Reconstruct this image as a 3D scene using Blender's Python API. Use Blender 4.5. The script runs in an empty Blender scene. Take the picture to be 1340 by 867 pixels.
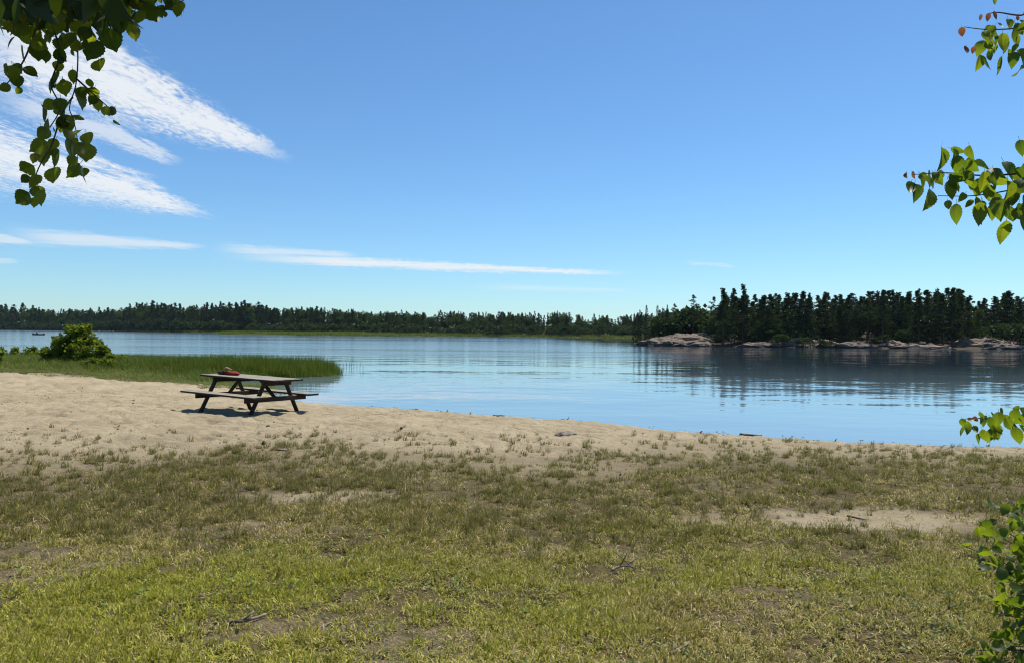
import bpy, math, random
import numpy as np
from mathutils import Matrix, Vector

random.seed(7)
rng = np.random.default_rng(11)
scene = bpy.context.scene
col = scene.collection
R_ = math.radians

# ------------------------------------------------------------------ camera
F_PX, CX, CY, ROLL, CH = 1012.0, 670.0, 433.6, R_(0.5), 2.1
cam_d = bpy.data.cameras.new('camera')
cam_d.sensor_width = 36.0
cam_d.lens = F_PX / 1340.0 * 36.0
cam_d.clip_start, cam_d.clip_end = 0.05, 12000.0
cam = bpy.data.objects.new('camera', cam_d)
col.objects.link(cam)
CR = Vector((math.cos(ROLL), 0, math.sin(ROLL)))
CU = Vector((-math.sin(ROLL), 0, math.cos(ROLL)))
CF = Vector((0, 1, 0))
cam.matrix_world = Matrix(((CR.x, CU.x, 0, 0), (0, 0, -1, 0), (CR.z, CU.z, 0, CH), (0, 0, 0, 1)))
scene.camera = cam

# ------------------------------------------------------------------ light, sky, exposure
SUN_EL, SUN_AZ = R_(62), R_(46)          # azimuth measured from +Y towards +X
sun_dir = Vector((math.sin(SUN_AZ) * math.cos(SUN_EL), math.cos(SUN_AZ) * math.cos(SUN_EL), math.sin(SUN_EL)))
sun_d = bpy.data.lights.new('sun', 'SUN')
sun_d.energy, sun_d.angle, sun_d.color = 5.0, R_(0.53), (1.0, 0.95, 0.86)
sun = bpy.data.objects.new('sun', sun_d)
col.objects.link(sun)
sun.rotation_euler = (-sun_dir).to_track_quat('-Z', 'Y').to_euler()
SKY_STRENGTH = 0.075
HAZE = 0.00005
scene.view_settings.view_transform = 'Standard'
scene.view_settings.look = 'None'
scene.view_settings.exposure = 0.33
scene.view_settings.gamma = 1.0
scene.view_settings.use_curve_mapping = False
scene.cycles.use_denoising = True
scene.cycles.denoiser = 'OPENIMAGEDENOISE'
scene.cycles.filter_width = 1.15
scene.cycles.max_bounces = 8
scene.cycles.diffuse_bounces = 3
scene.cycles.transparent_max_bounces = 8
scene.cycles.sample_clamp_indirect = 6.0
scene.cycles.caustics_reflective = False
scene.cycles.caustics_refractive = False


class NT:
    """small node-tree writer"""
    def __init__(self, tree):
        self.t = tree
        tree.nodes.clear()
    def n(self, kind, **kw):
        nd = self.t.nodes.new(kind)
        for k, v in kw.items():
            setattr(nd, k, v)
        return nd
    def put(self, sock, v):
        if isinstance(v, bpy.types.NodeSocket):
            self.t.links.new(v, sock)
        elif v is not None:
            if isinstance(v, (tuple, list)) and len(v) == 3 and sock.type == 'RGBA':
                v = (*v, 1.0)
            sock.default_value = v
    def m(self, op, a, b=None, c=None, clamp=False):
        nd = self.n('ShaderNodeMath', operation=op, use_clamp=clamp)
        self.put(nd.inputs[0], a); self.put(nd.inputs[1], b); self.put(nd.inputs[2], c)
        return nd.outputs[0]
    def ramp(self, f, lo, hi, a=0.0, b=1.0):
        nd = self.n('ShaderNodeMapRange', interpolation_type='SMOOTHSTEP')
        for s, v in zip(nd.inputs[:5], (f, lo, hi, a, b)):
            self.put(s, v)
        return nd.outputs[0]
    def noise(self, vec, scale, detail=4.0, rough=0.55, dist=0.0, out=0):
        nd = self.n('ShaderNodeTexNoise')
        self.put(nd.inputs['Vector'], vec)
        for k, v in (('Scale', scale), ('Detail', detail), ('Roughness', rough), ('Distortion', dist)):
            self.put(nd.inputs[k], v)
        return nd.outputs[out]
    def mapping(self, vec, scale=(1, 1, 1), loc=(0, 0, 0), rot=(0, 0, 0)):
        nd = self.n('ShaderNodeMapping')
        self.put(nd.inputs['Vector'], vec)
        nd.inputs['Scale'].default_value = scale
        nd.inputs['Location'].default_value = loc
        nd.inputs['Rotation'].default_value = rot
        return nd.outputs[0]
    def mix(self, f, a, b):
        nd = self.n('ShaderNodeMix', data_type='RGBA')
        self.put(nd.inputs[0], f); self.put(nd.inputs[6], a); self.put(nd.inputs[7], b)
        return nd.outputs[2]
    def bump(self, h, strength, dist, normal=None):
        nd = self.n('ShaderNodeBump')
        self.put(nd.inputs['Strength'], strength); self.put(nd.inputs['Distance'], dist)
        self.put(nd.inputs['Height'], h)
        if normal is not None:
            self.put(nd.inputs['Normal'], normal)
        return nd.outputs[0]
    def xyz(self, v):
        nd = self.n('ShaderNodeSeparateXYZ'); self.put(nd.inputs[0], v); return nd.outputs
    def vec(self, x, y, z):
        nd = self.n('ShaderNodeCombineXYZ')
        for s, v in zip(nd.inputs, (x, y, z)):
            self.put(s, v)
        return nd.outputs[0]
    def attr(self, name, kind='GEOMETRY', out='Fac'):
        nd = self.n('ShaderNodeAttribute', attribute_name=name, attribute_type=kind)
        return nd.outputs[out]
    def pos(self):
        return self.n('ShaderNodeNewGeometry').outputs['Position']


# ---- the sky: Nishita plus a thin sheet of cirrus laid out by compass direction
world = bpy.data.worlds.new('World')
scene.world = world
world.use_nodes = True
w = NT(world.node_tree)
sky = w.n('ShaderNodeTexSky', sky_type='NISHITA', sun_disc=False)
sky.sun_elevation, sky.sun_rotation = SUN_EL, SUN_AZ
sky.altitude, sky.air_density, sky.dust_density, sky.ozone_density = 250.0, 1.0, 0.15, 3.0
dirv = w.n('ShaderNodeTexCoord').outputs['Generated']
dx, dy, dz = w.xyz(dirv)
az = w.m('ARCTAN2', dx, dy)
hl = w.m('SQRT', w.m('ADD', w.m('MULTIPLY', dx, dx), w.m('MULTIPLY', dy, dy)))
el = w.m('ARCTAN2', dz, hl)
zc = w.m('MAXIMUM', dz, 0.03)
cp = w.vec(w.m('DIVIDE', dx, zc), w.m('DIVIDE', dy, zc), 0.0)          # the cloud sheet, height 1
wisp = w.noise(w.mapping(cp, (3.4, 0.9, 1.0), rot=(0, 0, R_(-8))), 1.9, 6.0, 0.62, 0.7)
fine = w.noise(w.mapping(cp, (9.0, 4.0, 1.0), rot=(0, 0, R_(-8))), 2.2, 5.0, 0.65, 1.4)
soft = w.noise(w.mapping(cp, (0.5, 1.5, 1.0), rot=(0, 0, R_(-20))), 1.6, 3.0, 0.5, 0.3)


def azel(px, py):
    u, v = (px - CX) / F_PX, (CY - py) / F_PX
    d = (CR * u + CU * v + CF).normalized()
    return math.atan2(d.x, d.y), math.asin(d.z)


def streak(tip, tail, half_tip, half_tail, amount, edge=0.35, up_curve=0.0, grain=True):
    """a mare's tail from tip to tail (both image points turned into compass directions); half widths in radians"""
    a0, e0 = azel(*tip); a1, e1 = azel(*tail)
    L = math.hypot(a1 - a0, e1 - e0)
    ux, uy = (a1 - a0) / L, (e1 - e0) / L
    wob = w.m('MULTIPLY', w.m('SUBTRACT', wisp, 0.5), 0.035)
    pa, pe = w.m('SUBTRACT', az, a0), w.m('SUBTRACT', el, e0)
    s = w.m('DIVIDE', w.m('ADD', w.m('MULTIPLY', pa, ux), w.m('MULTIPLY', pe, uy)), L)
    t = w.m('ADD', w.m('SUBTRACT', w.m('MULTIPLY', pe, ux), w.m('MULTIPLY', pa, uy)), wob if grain else w.m('MULTIPLY', wob, 0.25))
    if up_curve:
        t = w.m('ADD', t, w.m('MULTIPLY', w.m('MULTIPLY', s, w.m('SUBTRACT', 1.0, s)), up_curve))
    half = w.m('ADD', half_tip, w.m('MULTIPLY', w.m('MINIMUM', w.m('MAXIMUM', s, 0.0), 1.4), half_tail - half_tip))
    q = w.m('DIVIDE', w.m('ABSOLUTE', t), half)
    body = w.m('SUBTRACT', 1.0, q, clamp=True)
    ends = w.m('MULTIPLY', w.ramp(s, -0.03, 0.22), w.ramp(s, 1.45, 1.0))
    if grain:      # feathered: the fibres eat into the edges
        f = w.m('ADD', w.m('MULTIPLY', body, 1.15), w.m('ADD', w.m('MULTIPLY', w.m('SUBTRACT', wisp, 0.5), 1.5), w.m('MULTIPLY', w.m('SUBTRACT', fine, 0.5), 2.0)))
        f = w.ramp(f, 0.12, 1.15)
        f = w.m('MULTIPLY', w.m('MULTIPLY', f, 0.92), w.ramp(body, 0.0, 0.55))
    else:
        f = w.ramp(w.m('ADD', body, w.m('MULTIPLY', w.m('SUBTRACT', soft, 0.5), 1.2)), 0.05, 0.95)
        f = w.m('MULTIPLY', f, w.ramp(body, 0.0, 0.4))
    return w.m('MULTIPLY', w.m('MULTIPLY', f, ends), amount)


cl = None
for a in (((382, 207), (60, 72), 0.006, 0.084, 1.0, 0.40, 0.0, True),
          ((240, 213), (60, 145), 0.006, 0.026, 0.7, 0.5, 0.0, True),
          ((284, 284), (-60, 180), 0.006, 0.076, 1.0, 0.42, 0.0, True),
          ((60, 210), (-80, 150), 0.01, 0.05, 0.6, 0.5, 0.0, True),
          ((822, 358), (450, 342), 0.004, 0.0105, 0.85, 0.5, 0.0, False),
          ((470, 335), (335, 328), 0.006, 0.010, 0.55, 0.5, 0.0, False),
          ((272, 323), (85, 312), 0.004, 0.014, 0.6, 0.5, 0.0, False),
          ((52, 318), (-60, 306), 0.004, 0.014, 0.6, 0.5, 0.0, False),
          ((28, 343), (-60, 336), 0.003, 0.008, 0.4, 0.5, 0.0, False),
          ((835, 380), (680, 377), 0.003, 0.006, 0.28, 0.5, 0.0, False),
          ((965, 349), (915, 345), 0.002, 0.004, 0.3, 0.5, 0.0, False)):
    b = streak(*a)
    cl = b if cl is None else w.m('MAXIMUM', cl, b)
# the same thin cirrus goes on round the rest of the sky
rest = w.m('MULTIPLY', w.ramp(soft, 0.56, 0.80, 0.0, 0.5), w.ramp(w.m('ABSOLUTE', w.m('ADD', az, 0.0)), 0.72, 1.3))
cl = w.m('MAXIMUM', cl, w.m('MULTIPLY', rest, w.ramp(wisp, 0.3, 0.65)))
cl = w.m('MULTIPLY', cl, w.ramp(el, 0.015, 0.06), clamp=True)
hsv = w.n('ShaderNodeHueSaturation')
w.put(hsv.inputs['Color'], sky.outputs[0])
hsv.inputs['Saturation'].default_value = 1.0
hsv.inputs['Hue'].default_value = 0.5
wb = w.n('ShaderNodeVectorMath', operation='MULTIPLY')            # the phone's cool rendering of clear sky, all round alike
w.put(wb.inputs[0], hsv.outputs[0]); wb.inputs[1].default_value = (0.87, 1.21, 1.45)
cmix = w.mix(cl, wb.outputs[0], (9.3, 9.6, 9.9))
bg = w.n('ShaderNodeBackground')
w.put(bg.inputs['Color'], cmix)
bg.inputs['Strength'].default_value = SKY_STRENGTH
wo = w.n('ShaderNodeOutputWorld')
w.put(wo.inputs[0], bg.outputs[0])


# ------------------------------------------------------------------ helpers
def at(px, py, depth):
    return Vector((0, 0, CH)) + (CR * ((px - CX) / F_PX) + CU * ((CY - py) / F_PX) + CF) * depth


def on_z(px, py, z):
    d = CR * ((px - CX) / F_PX) + CU * ((CY - py) / F_PX) + CF
    return Vector((0, 0, CH)) + d * ((z - CH) / d.z)


def h2(ix, iy, s):
    n = (ix.astype(np.int64) * 374761393 + iy.astype(np.int64) * 668265263 + s * 974711) & 0x7fffffff
    n = ((n ^ (n >> 13)) * 1274126177) & 0x7fffffff
    n = n ^ (n >> 16)
    return (n & 0xffff) / 65535.0


def vnoise(x, y, s=0):
    x = np.asarray(x, float); y = np.asarray(y, float)
    ix, iy = np.floor(x), np.floor(y)
    fx, fy = x - ix, y - iy
    fx, fy = fx * fx * (3 - 2 * fx), fy * fy * (3 - 2 * fy)
    a, b = h2(ix, iy, s), h2(ix + 1, iy, s)
    c, d = h2(ix, iy + 1, s), h2(ix + 1, iy + 1, s)
    return (a + (b - a) * fx) * (1 - fy) + (c + (d - c) * fx) * fy


def fbm(x, y, s=0, o=4):
    t, a, k = 0, 0.5, 1.0
    for i in range(o):
        t = t + a * vnoise(x * k, y * k, s + i * 17)
        a, k = a * 0.5, k * 2.03
    return t / (1 - 0.5 ** o)


def sstep(x, a, b):
    t = np.clip((np.asarray(x, float) - a) / (b - a), 0, 1)
    return t * t * (3 - 2 * t)


def poly_sdf(x, y, poly):
    """signed distance to a polygon, positive inside"""
    x = np.asarray(x, float); y = np.asarray(y, float)
    d = np.full(x.shape, 1e18); inside = np.zeros(x.shape, bool)
    n = len(poly)
    for i in range(n):
        (x0, y0), (x1, y1) = poly[i], poly[(i + 1) % n]
        ex, ey = x1 - x0, y1 - y0
        t = np.clip(((x - x0) * ex + (y - y0) * ey) / (ex * ex + ey * ey), 0, 1)
        d = np.minimum(d, (x - x0 - ex * t) ** 2 + (y - y0 - ey * t) ** 2)
        if y0 != y1:
            c = ((y0 > y) != (y1 > y)) & (x < (x1 - x0) * (y - y0) / (y1 - y0) + x0)
            inside ^= c
    d = np.sqrt(d)
    return np.where(inside, d, -d)


def mesh_np(name, verts, faces, smooth=False):
    """verts (n,3); faces an (m,k) array or a list of such arrays"""
    if isinstance(faces, np.ndarray):
        faces = [faces]
    me = bpy.data.meshes.new(name)
    verts = np.ascontiguousarray(verts, np.float32)
    me.vertices.add(len(verts)); me.vertices.foreach_set('co', verts.ravel())
    loops = np.concatenate([f.ravel() for f in faces]).astype(np.int32)
    sizes = np.concatenate([np.full(len(f), f.shape[1]) for f in faces]).astype(np.int32)
    starts = np.concatenate([[0], np.cumsum(sizes)[:-1]]).astype(np.int32)
    me.loops.add(len(loops)); me.loops.foreach_set('vertex_index', loops)
    me.polygons.add(len(sizes)); me.polygons.foreach_set('loop_start', starts)
    me.polygons.foreach_set('loop_total', sizes)
    if smooth:
        me.polygons.foreach_set('use_smooth', np.ones(len(sizes), bool))
    me.update(calc_edges=True)
    return me


def vattr(me, name, vals):
    a = me.attributes.new(name, 'FLOAT', 'POINT')
    a.data.foreach_set('value', np.ascontiguousarray(vals, np.float32).ravel())


class MB:
    """collects simple shapes into one mesh"""
    def __init__(self):
        self.v, self.f = [], []
    def add(self, vs, fs):
        o = len(self.v)
        self.v += [tuple(p) for p in vs]
        self.f += [tuple(i + o for i in f) for f in fs]
    def box(self, c, size, rot=None, bevel=0.0):
        """box with its long edges chamfered"""
        hx, hy, hz = size[0] / 2, size[1] / 2, size[2] / 2
        b = min(bevel, hx * .5, hy * .5, hz * .5)
        M = rot if rot is not None else Matrix.Identity(3)
        if b <= 0:
            vs = [(sx * hx, sy * hy, sz * hz) for sx in (-1, 1) for sy in (-1, 1) for sz in (-1, 1)]
            fs = [(0, 1, 3, 2), (4, 6, 7, 5), (0, 4, 5, 1), (2, 3, 7, 6), (0, 2, 6, 4), (1, 5, 7, 3)]
        else:
            prof = [(hy - b, -hz), (hy, -hz + b), (hy, hz - b), (hy - b, hz), (-hy + b, hz), (-hy, hz - b), (-hy, -hz + b), (-hy + b, -hz)]
            vs = [(-hx, y, z) for y, z in prof] + [(hx, y, z) for y, z in prof]
            fs = [(i, (i + 1) % 8, 8 + (i + 1) % 8, 8 + i) for i in range(8)] + [tuple(range(7, -1, -1)), tuple(range(8, 16))]
        c = Vector(c)
        self.add([c + M @ Vector(p) for p in vs], fs)
    def bar(self, p, q, wdt, thk, up=(0, 0, 1), bevel=0.004):
        p, q = Vector(p), Vector(q)
        x = (q - p).normalized(); z = Vector(up); y = z.cross(x).normalized(); z = x.cross(y)
        M = Matrix((x, y, z)).transposed()
        self.box((p + q) / 2, ((q - p).length, wdt, thk), M, bevel)
    def tube(self, pts, rad, sides=6, cap=True):
        pts = [Vector(p) for p in pts]
        n = len(pts)
        if not hasattr(rad, '__len__'):
            rad = [rad] * n
        vs, fs = [], []
        ref = Vector((0.31, 0.17, 0.93))
        for i, p in enumerate(pts):
            d = (pts[min(i + 1, n - 1)] - pts[max(i - 1, 0)]).normalized()
            a = d.cross(ref)
            if a.length < .05:
                a = d.cross(Vector((1, 0, 0)))
            a.normalize(); b = d.cross(a)
            for k in range(sides):
                t = 2 * math.pi * k / sides
                vs.append(p + (a * math.cos(t) + b * math.sin(t)) * rad[i])
        for i in range(n - 1):
            for k in range(sides):
                k2 = (k + 1) % sides
                fs.append((i * sides + k, i * sides + k2, (i + 1) * sides + k2, (i + 1) * sides + k))
        if cap:
            fs.append(tuple(range(sides - 1, -1, -1))); fs.append(tuple(range((n - 1) * sides, n * sides)))
        self.add(vs, fs)
    def mesh(self, name, mat=None, smooth=False):
        me = bpy.data.meshes.new(name)
        me.from_pydata(self.v, [], self.f)
        if smooth:
            me.polygons.foreach_set('use_smooth', [True] * len(me.polygons))
        me.update()
        if mat:
            me.materials.append(mat)
        return me
    def build(self, name, mat, parent=None, smooth=False):
        return obj(name, self.mesh(name, mat, smooth), parent)


def obj(name, me, parent=None, mat=None):
    o = bpy.data.objects.new(name, me)
    col.objects.link(o)
    if mat:
        me.materials.append(mat)
    if parent is not None:
        o.parent = parent
    return o


def empty(name, loc=(0, 0, 0), rot=(0, 0, 0), scale=(1, 1, 1)):
    o = bpy.data.objects.new(name, None)
    col.objects.link(o)
    o.empty_display_size = 0.2
    o.location, o.rotation_euler, o.scale = loc, rot, scale
    return o


def tag(o, label=None, cat=None, group=None, kind=None):
    for k, v in (('label', label), ('category', cat), ('group', group), ('kind', kind)):
        if v:
            o[k] = v
    return o


def mat_new(name):
    m = bpy.data.materials.new(name)
    m.use_nodes = True
    return m, NT(m.node_tree)


def mat_out(t, shader, disp=None):
    o = t.n('ShaderNodeOutputMaterial')
    t.put(o.inputs['Surface'], shader)


def principled(t, color, rough=0.8, normal=None, spec=0.4, **kw):
    p = t.n('ShaderNodeBsdfPrincipled')
    t.put(p.inputs['Base Color'], color); t.put(p.inputs['Roughness'], rough)
    t.put(p.inputs['Specular IOR Level'], spec)
    if normal is not None:
        t.put(p.inputs['Normal'], normal)
    for k, v in kw.items():
        t.put(p.inputs[k], v)
    return p.outputs[0]


def leafy(t, color, trans, rough=0.5, fac=0.45, spec=0.3, normal=None):
    """thin leaf: reflecting and transmitting"""
    a = principled(t, color, rough, normal, spec)
    b = t.n('ShaderNodeBsdfTranslucent'); t.put(b.inputs['Color'], trans)
    mx = t.n('ShaderNodeMixShader'); t.put(mx.inputs[0], fac); t.put(mx.inputs[1], a); t.put(mx.inputs[2], b.outputs[0])
    return mx.outputs[0]


def objrand(t):
    return t.n('ShaderNodeObjectInfo').outputs['Random']


# ------------------------------------------------------------------ materials
def make_ground():
    m, t = mat_new('ground_sand_and_soil')
    p = t.pos()
    g, soil, far, wet = t.attr('turf'), t.attr('soil'), t.attr('far'), t.attr('wet')
    n1 = t.noise(p, 0.9, 6, 0.6)
    n2 = t.noise(p, 7.0, 6, 0.75)
    n3 = t.noise(p, 60.0, 4, 0.7)
    sand = t.mix(t.ramp(n1, 0.3, 0.7), (0.365, 0.295, 0.185), (0.465, 0.38, 0.245))
    sand = t.mix(t.ramp(n2, 0.52, 0.75, 0.0, 0.75), sand, (0.22, 0.168, 0.10))
    sand = t.mix(t.ramp(n3, 0.58, 0.72, 0.0, 0.5), sand, (0.14, 0.10, 0.062))
    n4 = t.noise(t.mapping(p, (0.7, 1.0, 1.0)), 19.0, 4, 0.7)
    sand = t.mix(t.ramp(n4, 0.55, 0.72, 0.0, 0.6), sand, (0.17, 0.135, 0.09))
    thatch = t.mix(t.ramp(n2, 0.35, 0.65), (0.075, 0.056, 0.024), (0.15, 0.115, 0.05))
    thatch = t.mix(t.ramp(n3, 0.5, 0.7, 0.0, 0.7), thatch, (0.22, 0.175, 0.085))
    earth = t.mix(t.ramp(n3, 0.4, 0.65), (0.19, 0.148, 0.088), (0.37, 0.30, 0.19))
    c = t.mix(g, sand, thatch)
    c = t.mix(t.m('MULTIPLY', soil, t.ramp(n2, 0.30, 0.55)), c, earth)
    c = t.mix(wet, c, (0.10, 0.076, 0.048))
    c = t.mix(far, c, t.mix(n1, (0.035, 0.045, 0.014), (0.07, 0.075, 0.022)))
    c = t.mix(t.attr('litter'), c, t.mix(n1, (0.035, 0.028, 0.018), (0.085, 0.066, 0.045)))
    hgt = t.m('ADD', t.m('MULTIPLY', n2, 0.7), t.m('MULTIPLY', n3, 0.25))
    mat_out(t, principled(t, c, 0.92, t.bump(hgt, 1.0, 0.11), 0.12))
    return m


def make_water():
    m, t = mat_new('lake_water')
    p = t.pos()
    x, y, z = t.xyz(p)
    # wind lanes: long streaks of rougher water
    lane = t.noise(t.mapping(p, (0.012, 0.05, 1.0)), 1.0, 3, 0.5)
    lane = t.ramp(lane, 0.38, 0.62, 0.35, 1.0)
    isle = t.m('MULTIPLY', t.ramp(x, 8.0, 22.0), t.m('MULTIPLY', t.ramp(y, 30.0, 45.0), t.ramp(y, 100.0, 92.0)))
    band = t.m('MULTIPLY', t.ramp(y, 96.0, 101.0), t.ramp(y, 121.0, 116.0))
    open_ = t.m('MULTIPLY', t.ramp(x, 26.0, 6.0), t.ramp(y, 42.0, 75.0))
    lane = t.m('MULTIPLY', lane, t.m('ADD', 1.0, t.m('MULTIPLY', isle, 0.35)))
    lane = t.m('ADD', lane, t.m('MULTIPLY', band, 1.1))
    calm = t.ramp(y, 15.0, 34.0, 0.30, 1.0)
    amp = t.m('MULTIPLY', lane, calm)
    w0 = t.noise(t.mapping(p, (0.7, 1.0, 1.0), rot=(0, 0, R_(-10))), 0.30, 2, 0.5)
    w1 = t.noise(t.mapping(p, (0.6, 1.0, 1.0), rot=(0, 0, R_(12))), 1.0, 2, 0.5)
    w2 = t.noise(t.mapping(p, (0.5, 1.0, 1.0), rot=(0, 0, R_(-8))), 3.4, 2, 0.5)
    small = t.m('SUBTRACT', t.m('ADD', 1.0, t.m('MULTIPLY', open_, 0.3)), t.m('MULTIPLY', isle, 0.45))
    rough = t.m('ADD', 0.03, t.m('MULTIPLY', t.m('MULTIPLY', open_, t.ramp(lane, 0.3, 1.0, 0.7, 1.0)), 0.12))
    hgt = t.m('ADD', t.m('MULTIPLY', w0, 0.055), t.m('MULTIPLY', small, t.m('ADD', t.m('MULTIPLY', w1, 0.017), t.m('MULTIPLY', w2, 0.0038))))
    nrm = t.bump(t.m('MULTIPLY', hgt, amp), 1.0, 1.0)
    mat_out(t, principled(t, t.mix(t.ramp(y, 15.0, 60.0), (0.15, 0.215, 0.25), t.mix(open_, (0.018, 0.036, 0.055), (0.06, 0.085, 0.10))), rough, nrm, 0.5, **{'IOR': 1.36}))  # pale over shallow sand; open lake's colour lifted in place of reflected sky
    return m


def make_wood(name, c0, c1, c2, scale=1.0, under=None):
    m, t = mat_new(name)
    o = t.n('ShaderNodeTexCoord').outputs['Object']
    r = objrand(t)
    v = t.n('ShaderNodeVectorMath', operation='ADD'); t.put(v.inputs[0], o); t.put(v.inputs[1], t.vec(r, t.m('MULTIPLY', r, 7.0), r))
    g = t.noise(t.mapping(v.outputs[0], (3 * scale, 40 * scale, 40 * scale)), 1.0, 6, 0.6, 0.4)
    b = t.noise(v.outputs[0], 2.5, 3, 0.5)
    c = t.mix(t.ramp(g, 0.3, 0.7), c0, c1)
    c = t.mix(t.ramp(b, 0.5, 0.7, 0.0, 0.6), c, c2)
    if under:                                        # upper faces weather-bleached; shade on sides and undersides is painted in as dark brown
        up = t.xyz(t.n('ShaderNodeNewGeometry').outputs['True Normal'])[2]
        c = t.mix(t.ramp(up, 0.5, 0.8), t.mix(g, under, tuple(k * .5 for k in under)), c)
    mat_out(t, principled(t, c, 0.75, t.bump(g, 0.5, 0.004), 0.25))
    return m


def make_bark(name, c0, c1):
    m, t = mat_new(name)
    o = t.pos()
    g = t.noise(t.mapping(o, (9, 9, 2.5)), 1.0, 6, 0.65, 0.3)
    mat_out(t, principled(t, t.mix(t.ramp(g, 0.35, 0.65), c0, c1), 0.9, t.bump(g, 0.8, 0.02), 0.15))
    return m


def make_leaf(name, a, b, ta, tb, fac=0.45, veins=False, spec=0.35, rough=0.45):
    m, t = mat_new(name)
    r = objrand(t)
    cA, cB = t.mix(r, a, b), t.mix(r, ta, tb)
    nrm = None
    if veins:
        o = t.n('ShaderNodeTexCoord').outputs['Object']
        x, y, z = t.xyz(o)
        ax = t.m('ABSOLUTE', x)
        rib = t.ramp(ax, 0.022, 0.008)
        side = t.m('SINE', t.m('MULTIPLY', t.m('SUBTRACT', y, t.m('MULTIPLY', ax, 0.75)), 62.0))
        vein = t.m('MAXIMUM', rib, t.ramp(side, 0.80, 0.97, 0.0, 0.6))
        blotch = t.noise(o, 7.0, 3, 0.6)
        cA = t.mix(t.m('MULTIPLY', vein, 0.5), cA, (0.07, 0.10, 0.025))
        cB = t.mix(t.m('MULTIPLY', vein, 0.45), cB, t.mix(0.5, cB, (0.05, 0.08, 0.006)))
        cB = t.mix(t.ramp(blotch, 0.45, 0.75, 0.0, 0.45), cB, (0.10, 0.16, 0.008))
    mat_out(t, leafy(t, cA, cB, rough, fac, spec, nrm))
    return m


def make_blade(name, green0, green1, dry0, dry1, fac=0.35):
    """grass blade coloured per tuft: 'tone' picks the green, 'dry' turns it to straw"""
    m, t = mat_new(name)
    tone, dry = t.attr('tone', 'INSTANCER'), t.attr('dry', 'INSTANCER')
    bl = t.attr('bl')                                 # per blade 0..1
    g = t.mix(tone, green0, green1)
    d = t.mix(bl, dry0, dry1)
    k = t.m('ADD', dry, t.m('MULTIPLY', t.m('SUBTRACT', bl, 0.5), 0.9), clamp=True)
    k = t.ramp(k, 0.3, 0.7)
    c = t.mix(k, g, d)
    gain = t.n('ShaderNodeVectorMath', operation='SCALE'); t.put(gain.inputs[0], c); t.put(gain.inputs['Scale'], t.m('ADD', 0.55, t.m('MULTIPLY', t.m('FRACT', t.m('MULTIPLY', bl, 7.31)), 1.0)))
    c = gain.outputs[0]
    ctr = t.mix(0.5, c, (0.30, 0.34, 0.03))
    mat_out(t, leafy(t, c, ctr, 0.55, fac, 0.25))
    return m


def make_foliage(name, a, b, trans, fac=0.3):
    m, t = mat_new(name)
    r = objrand(t)
    n = t.noise(t.pos(), 0.9, 3, 0.6)
    f = t.m('ADD', t.m('MULTIPLY', r, 0.55), t.m('MULTIPLY', t.ramp(n, 0.3, 0.7), 0.45))
    mat_out(t, leafy(t, t.mix(f, a, b), trans, 0.7, fac, 0.04))
    return m


def make_rock():
    m, t = mat_new('granite')
    p = t.pos()
    n1 = t.noise(t.mapping(p, (0.35, 0.35, 2.2)), 1.0, 6, 0.7, 0.6)
    n2 = t.noise(p, 3.0, 5, 0.7)
    z = t.xyz(p)[2]
    c = t.mix(t.ramp(n1, 0.35, 0.65), (0.27, 0.205, 0.155), (0.13, 0.10, 0.08))
    c = t.mix(t.ramp(n2, 0.50, 0.68, 0.0, 0.85), c, (0.055, 0.048, 0.04))
    c = t.mix(t.ramp(n1, 0.58, 0.74, 0.0, 0.7), c, (0.10, 0.10, 0.075))
    c = t.mix(t.ramp(z, 0.45, 0.1), c, (0.055, 0.05, 0.045))     # the dark water line on the granite
    mat_out(t, principled(t, c, 0.85, t.bump(t.m('ADD', n2, n1), 0.8, 0.25), 0.2))
    return m


def plain(name, c, rough=0.7, var=0.25, spec=0.3, metallic=0.0):
    m, t = mat_new(name)
    n = t.noise(t.n('ShaderNodeTexCoord').outputs['Object'], 9.0, 4, 0.6)
    d = tuple(k * (1 - var) for k in c)
    mat_out(t, principled(t, t.mix(n, c, d), rough, t.bump(n, 0.3, 0.01), spec, Metallic=metallic))
    return m


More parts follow.
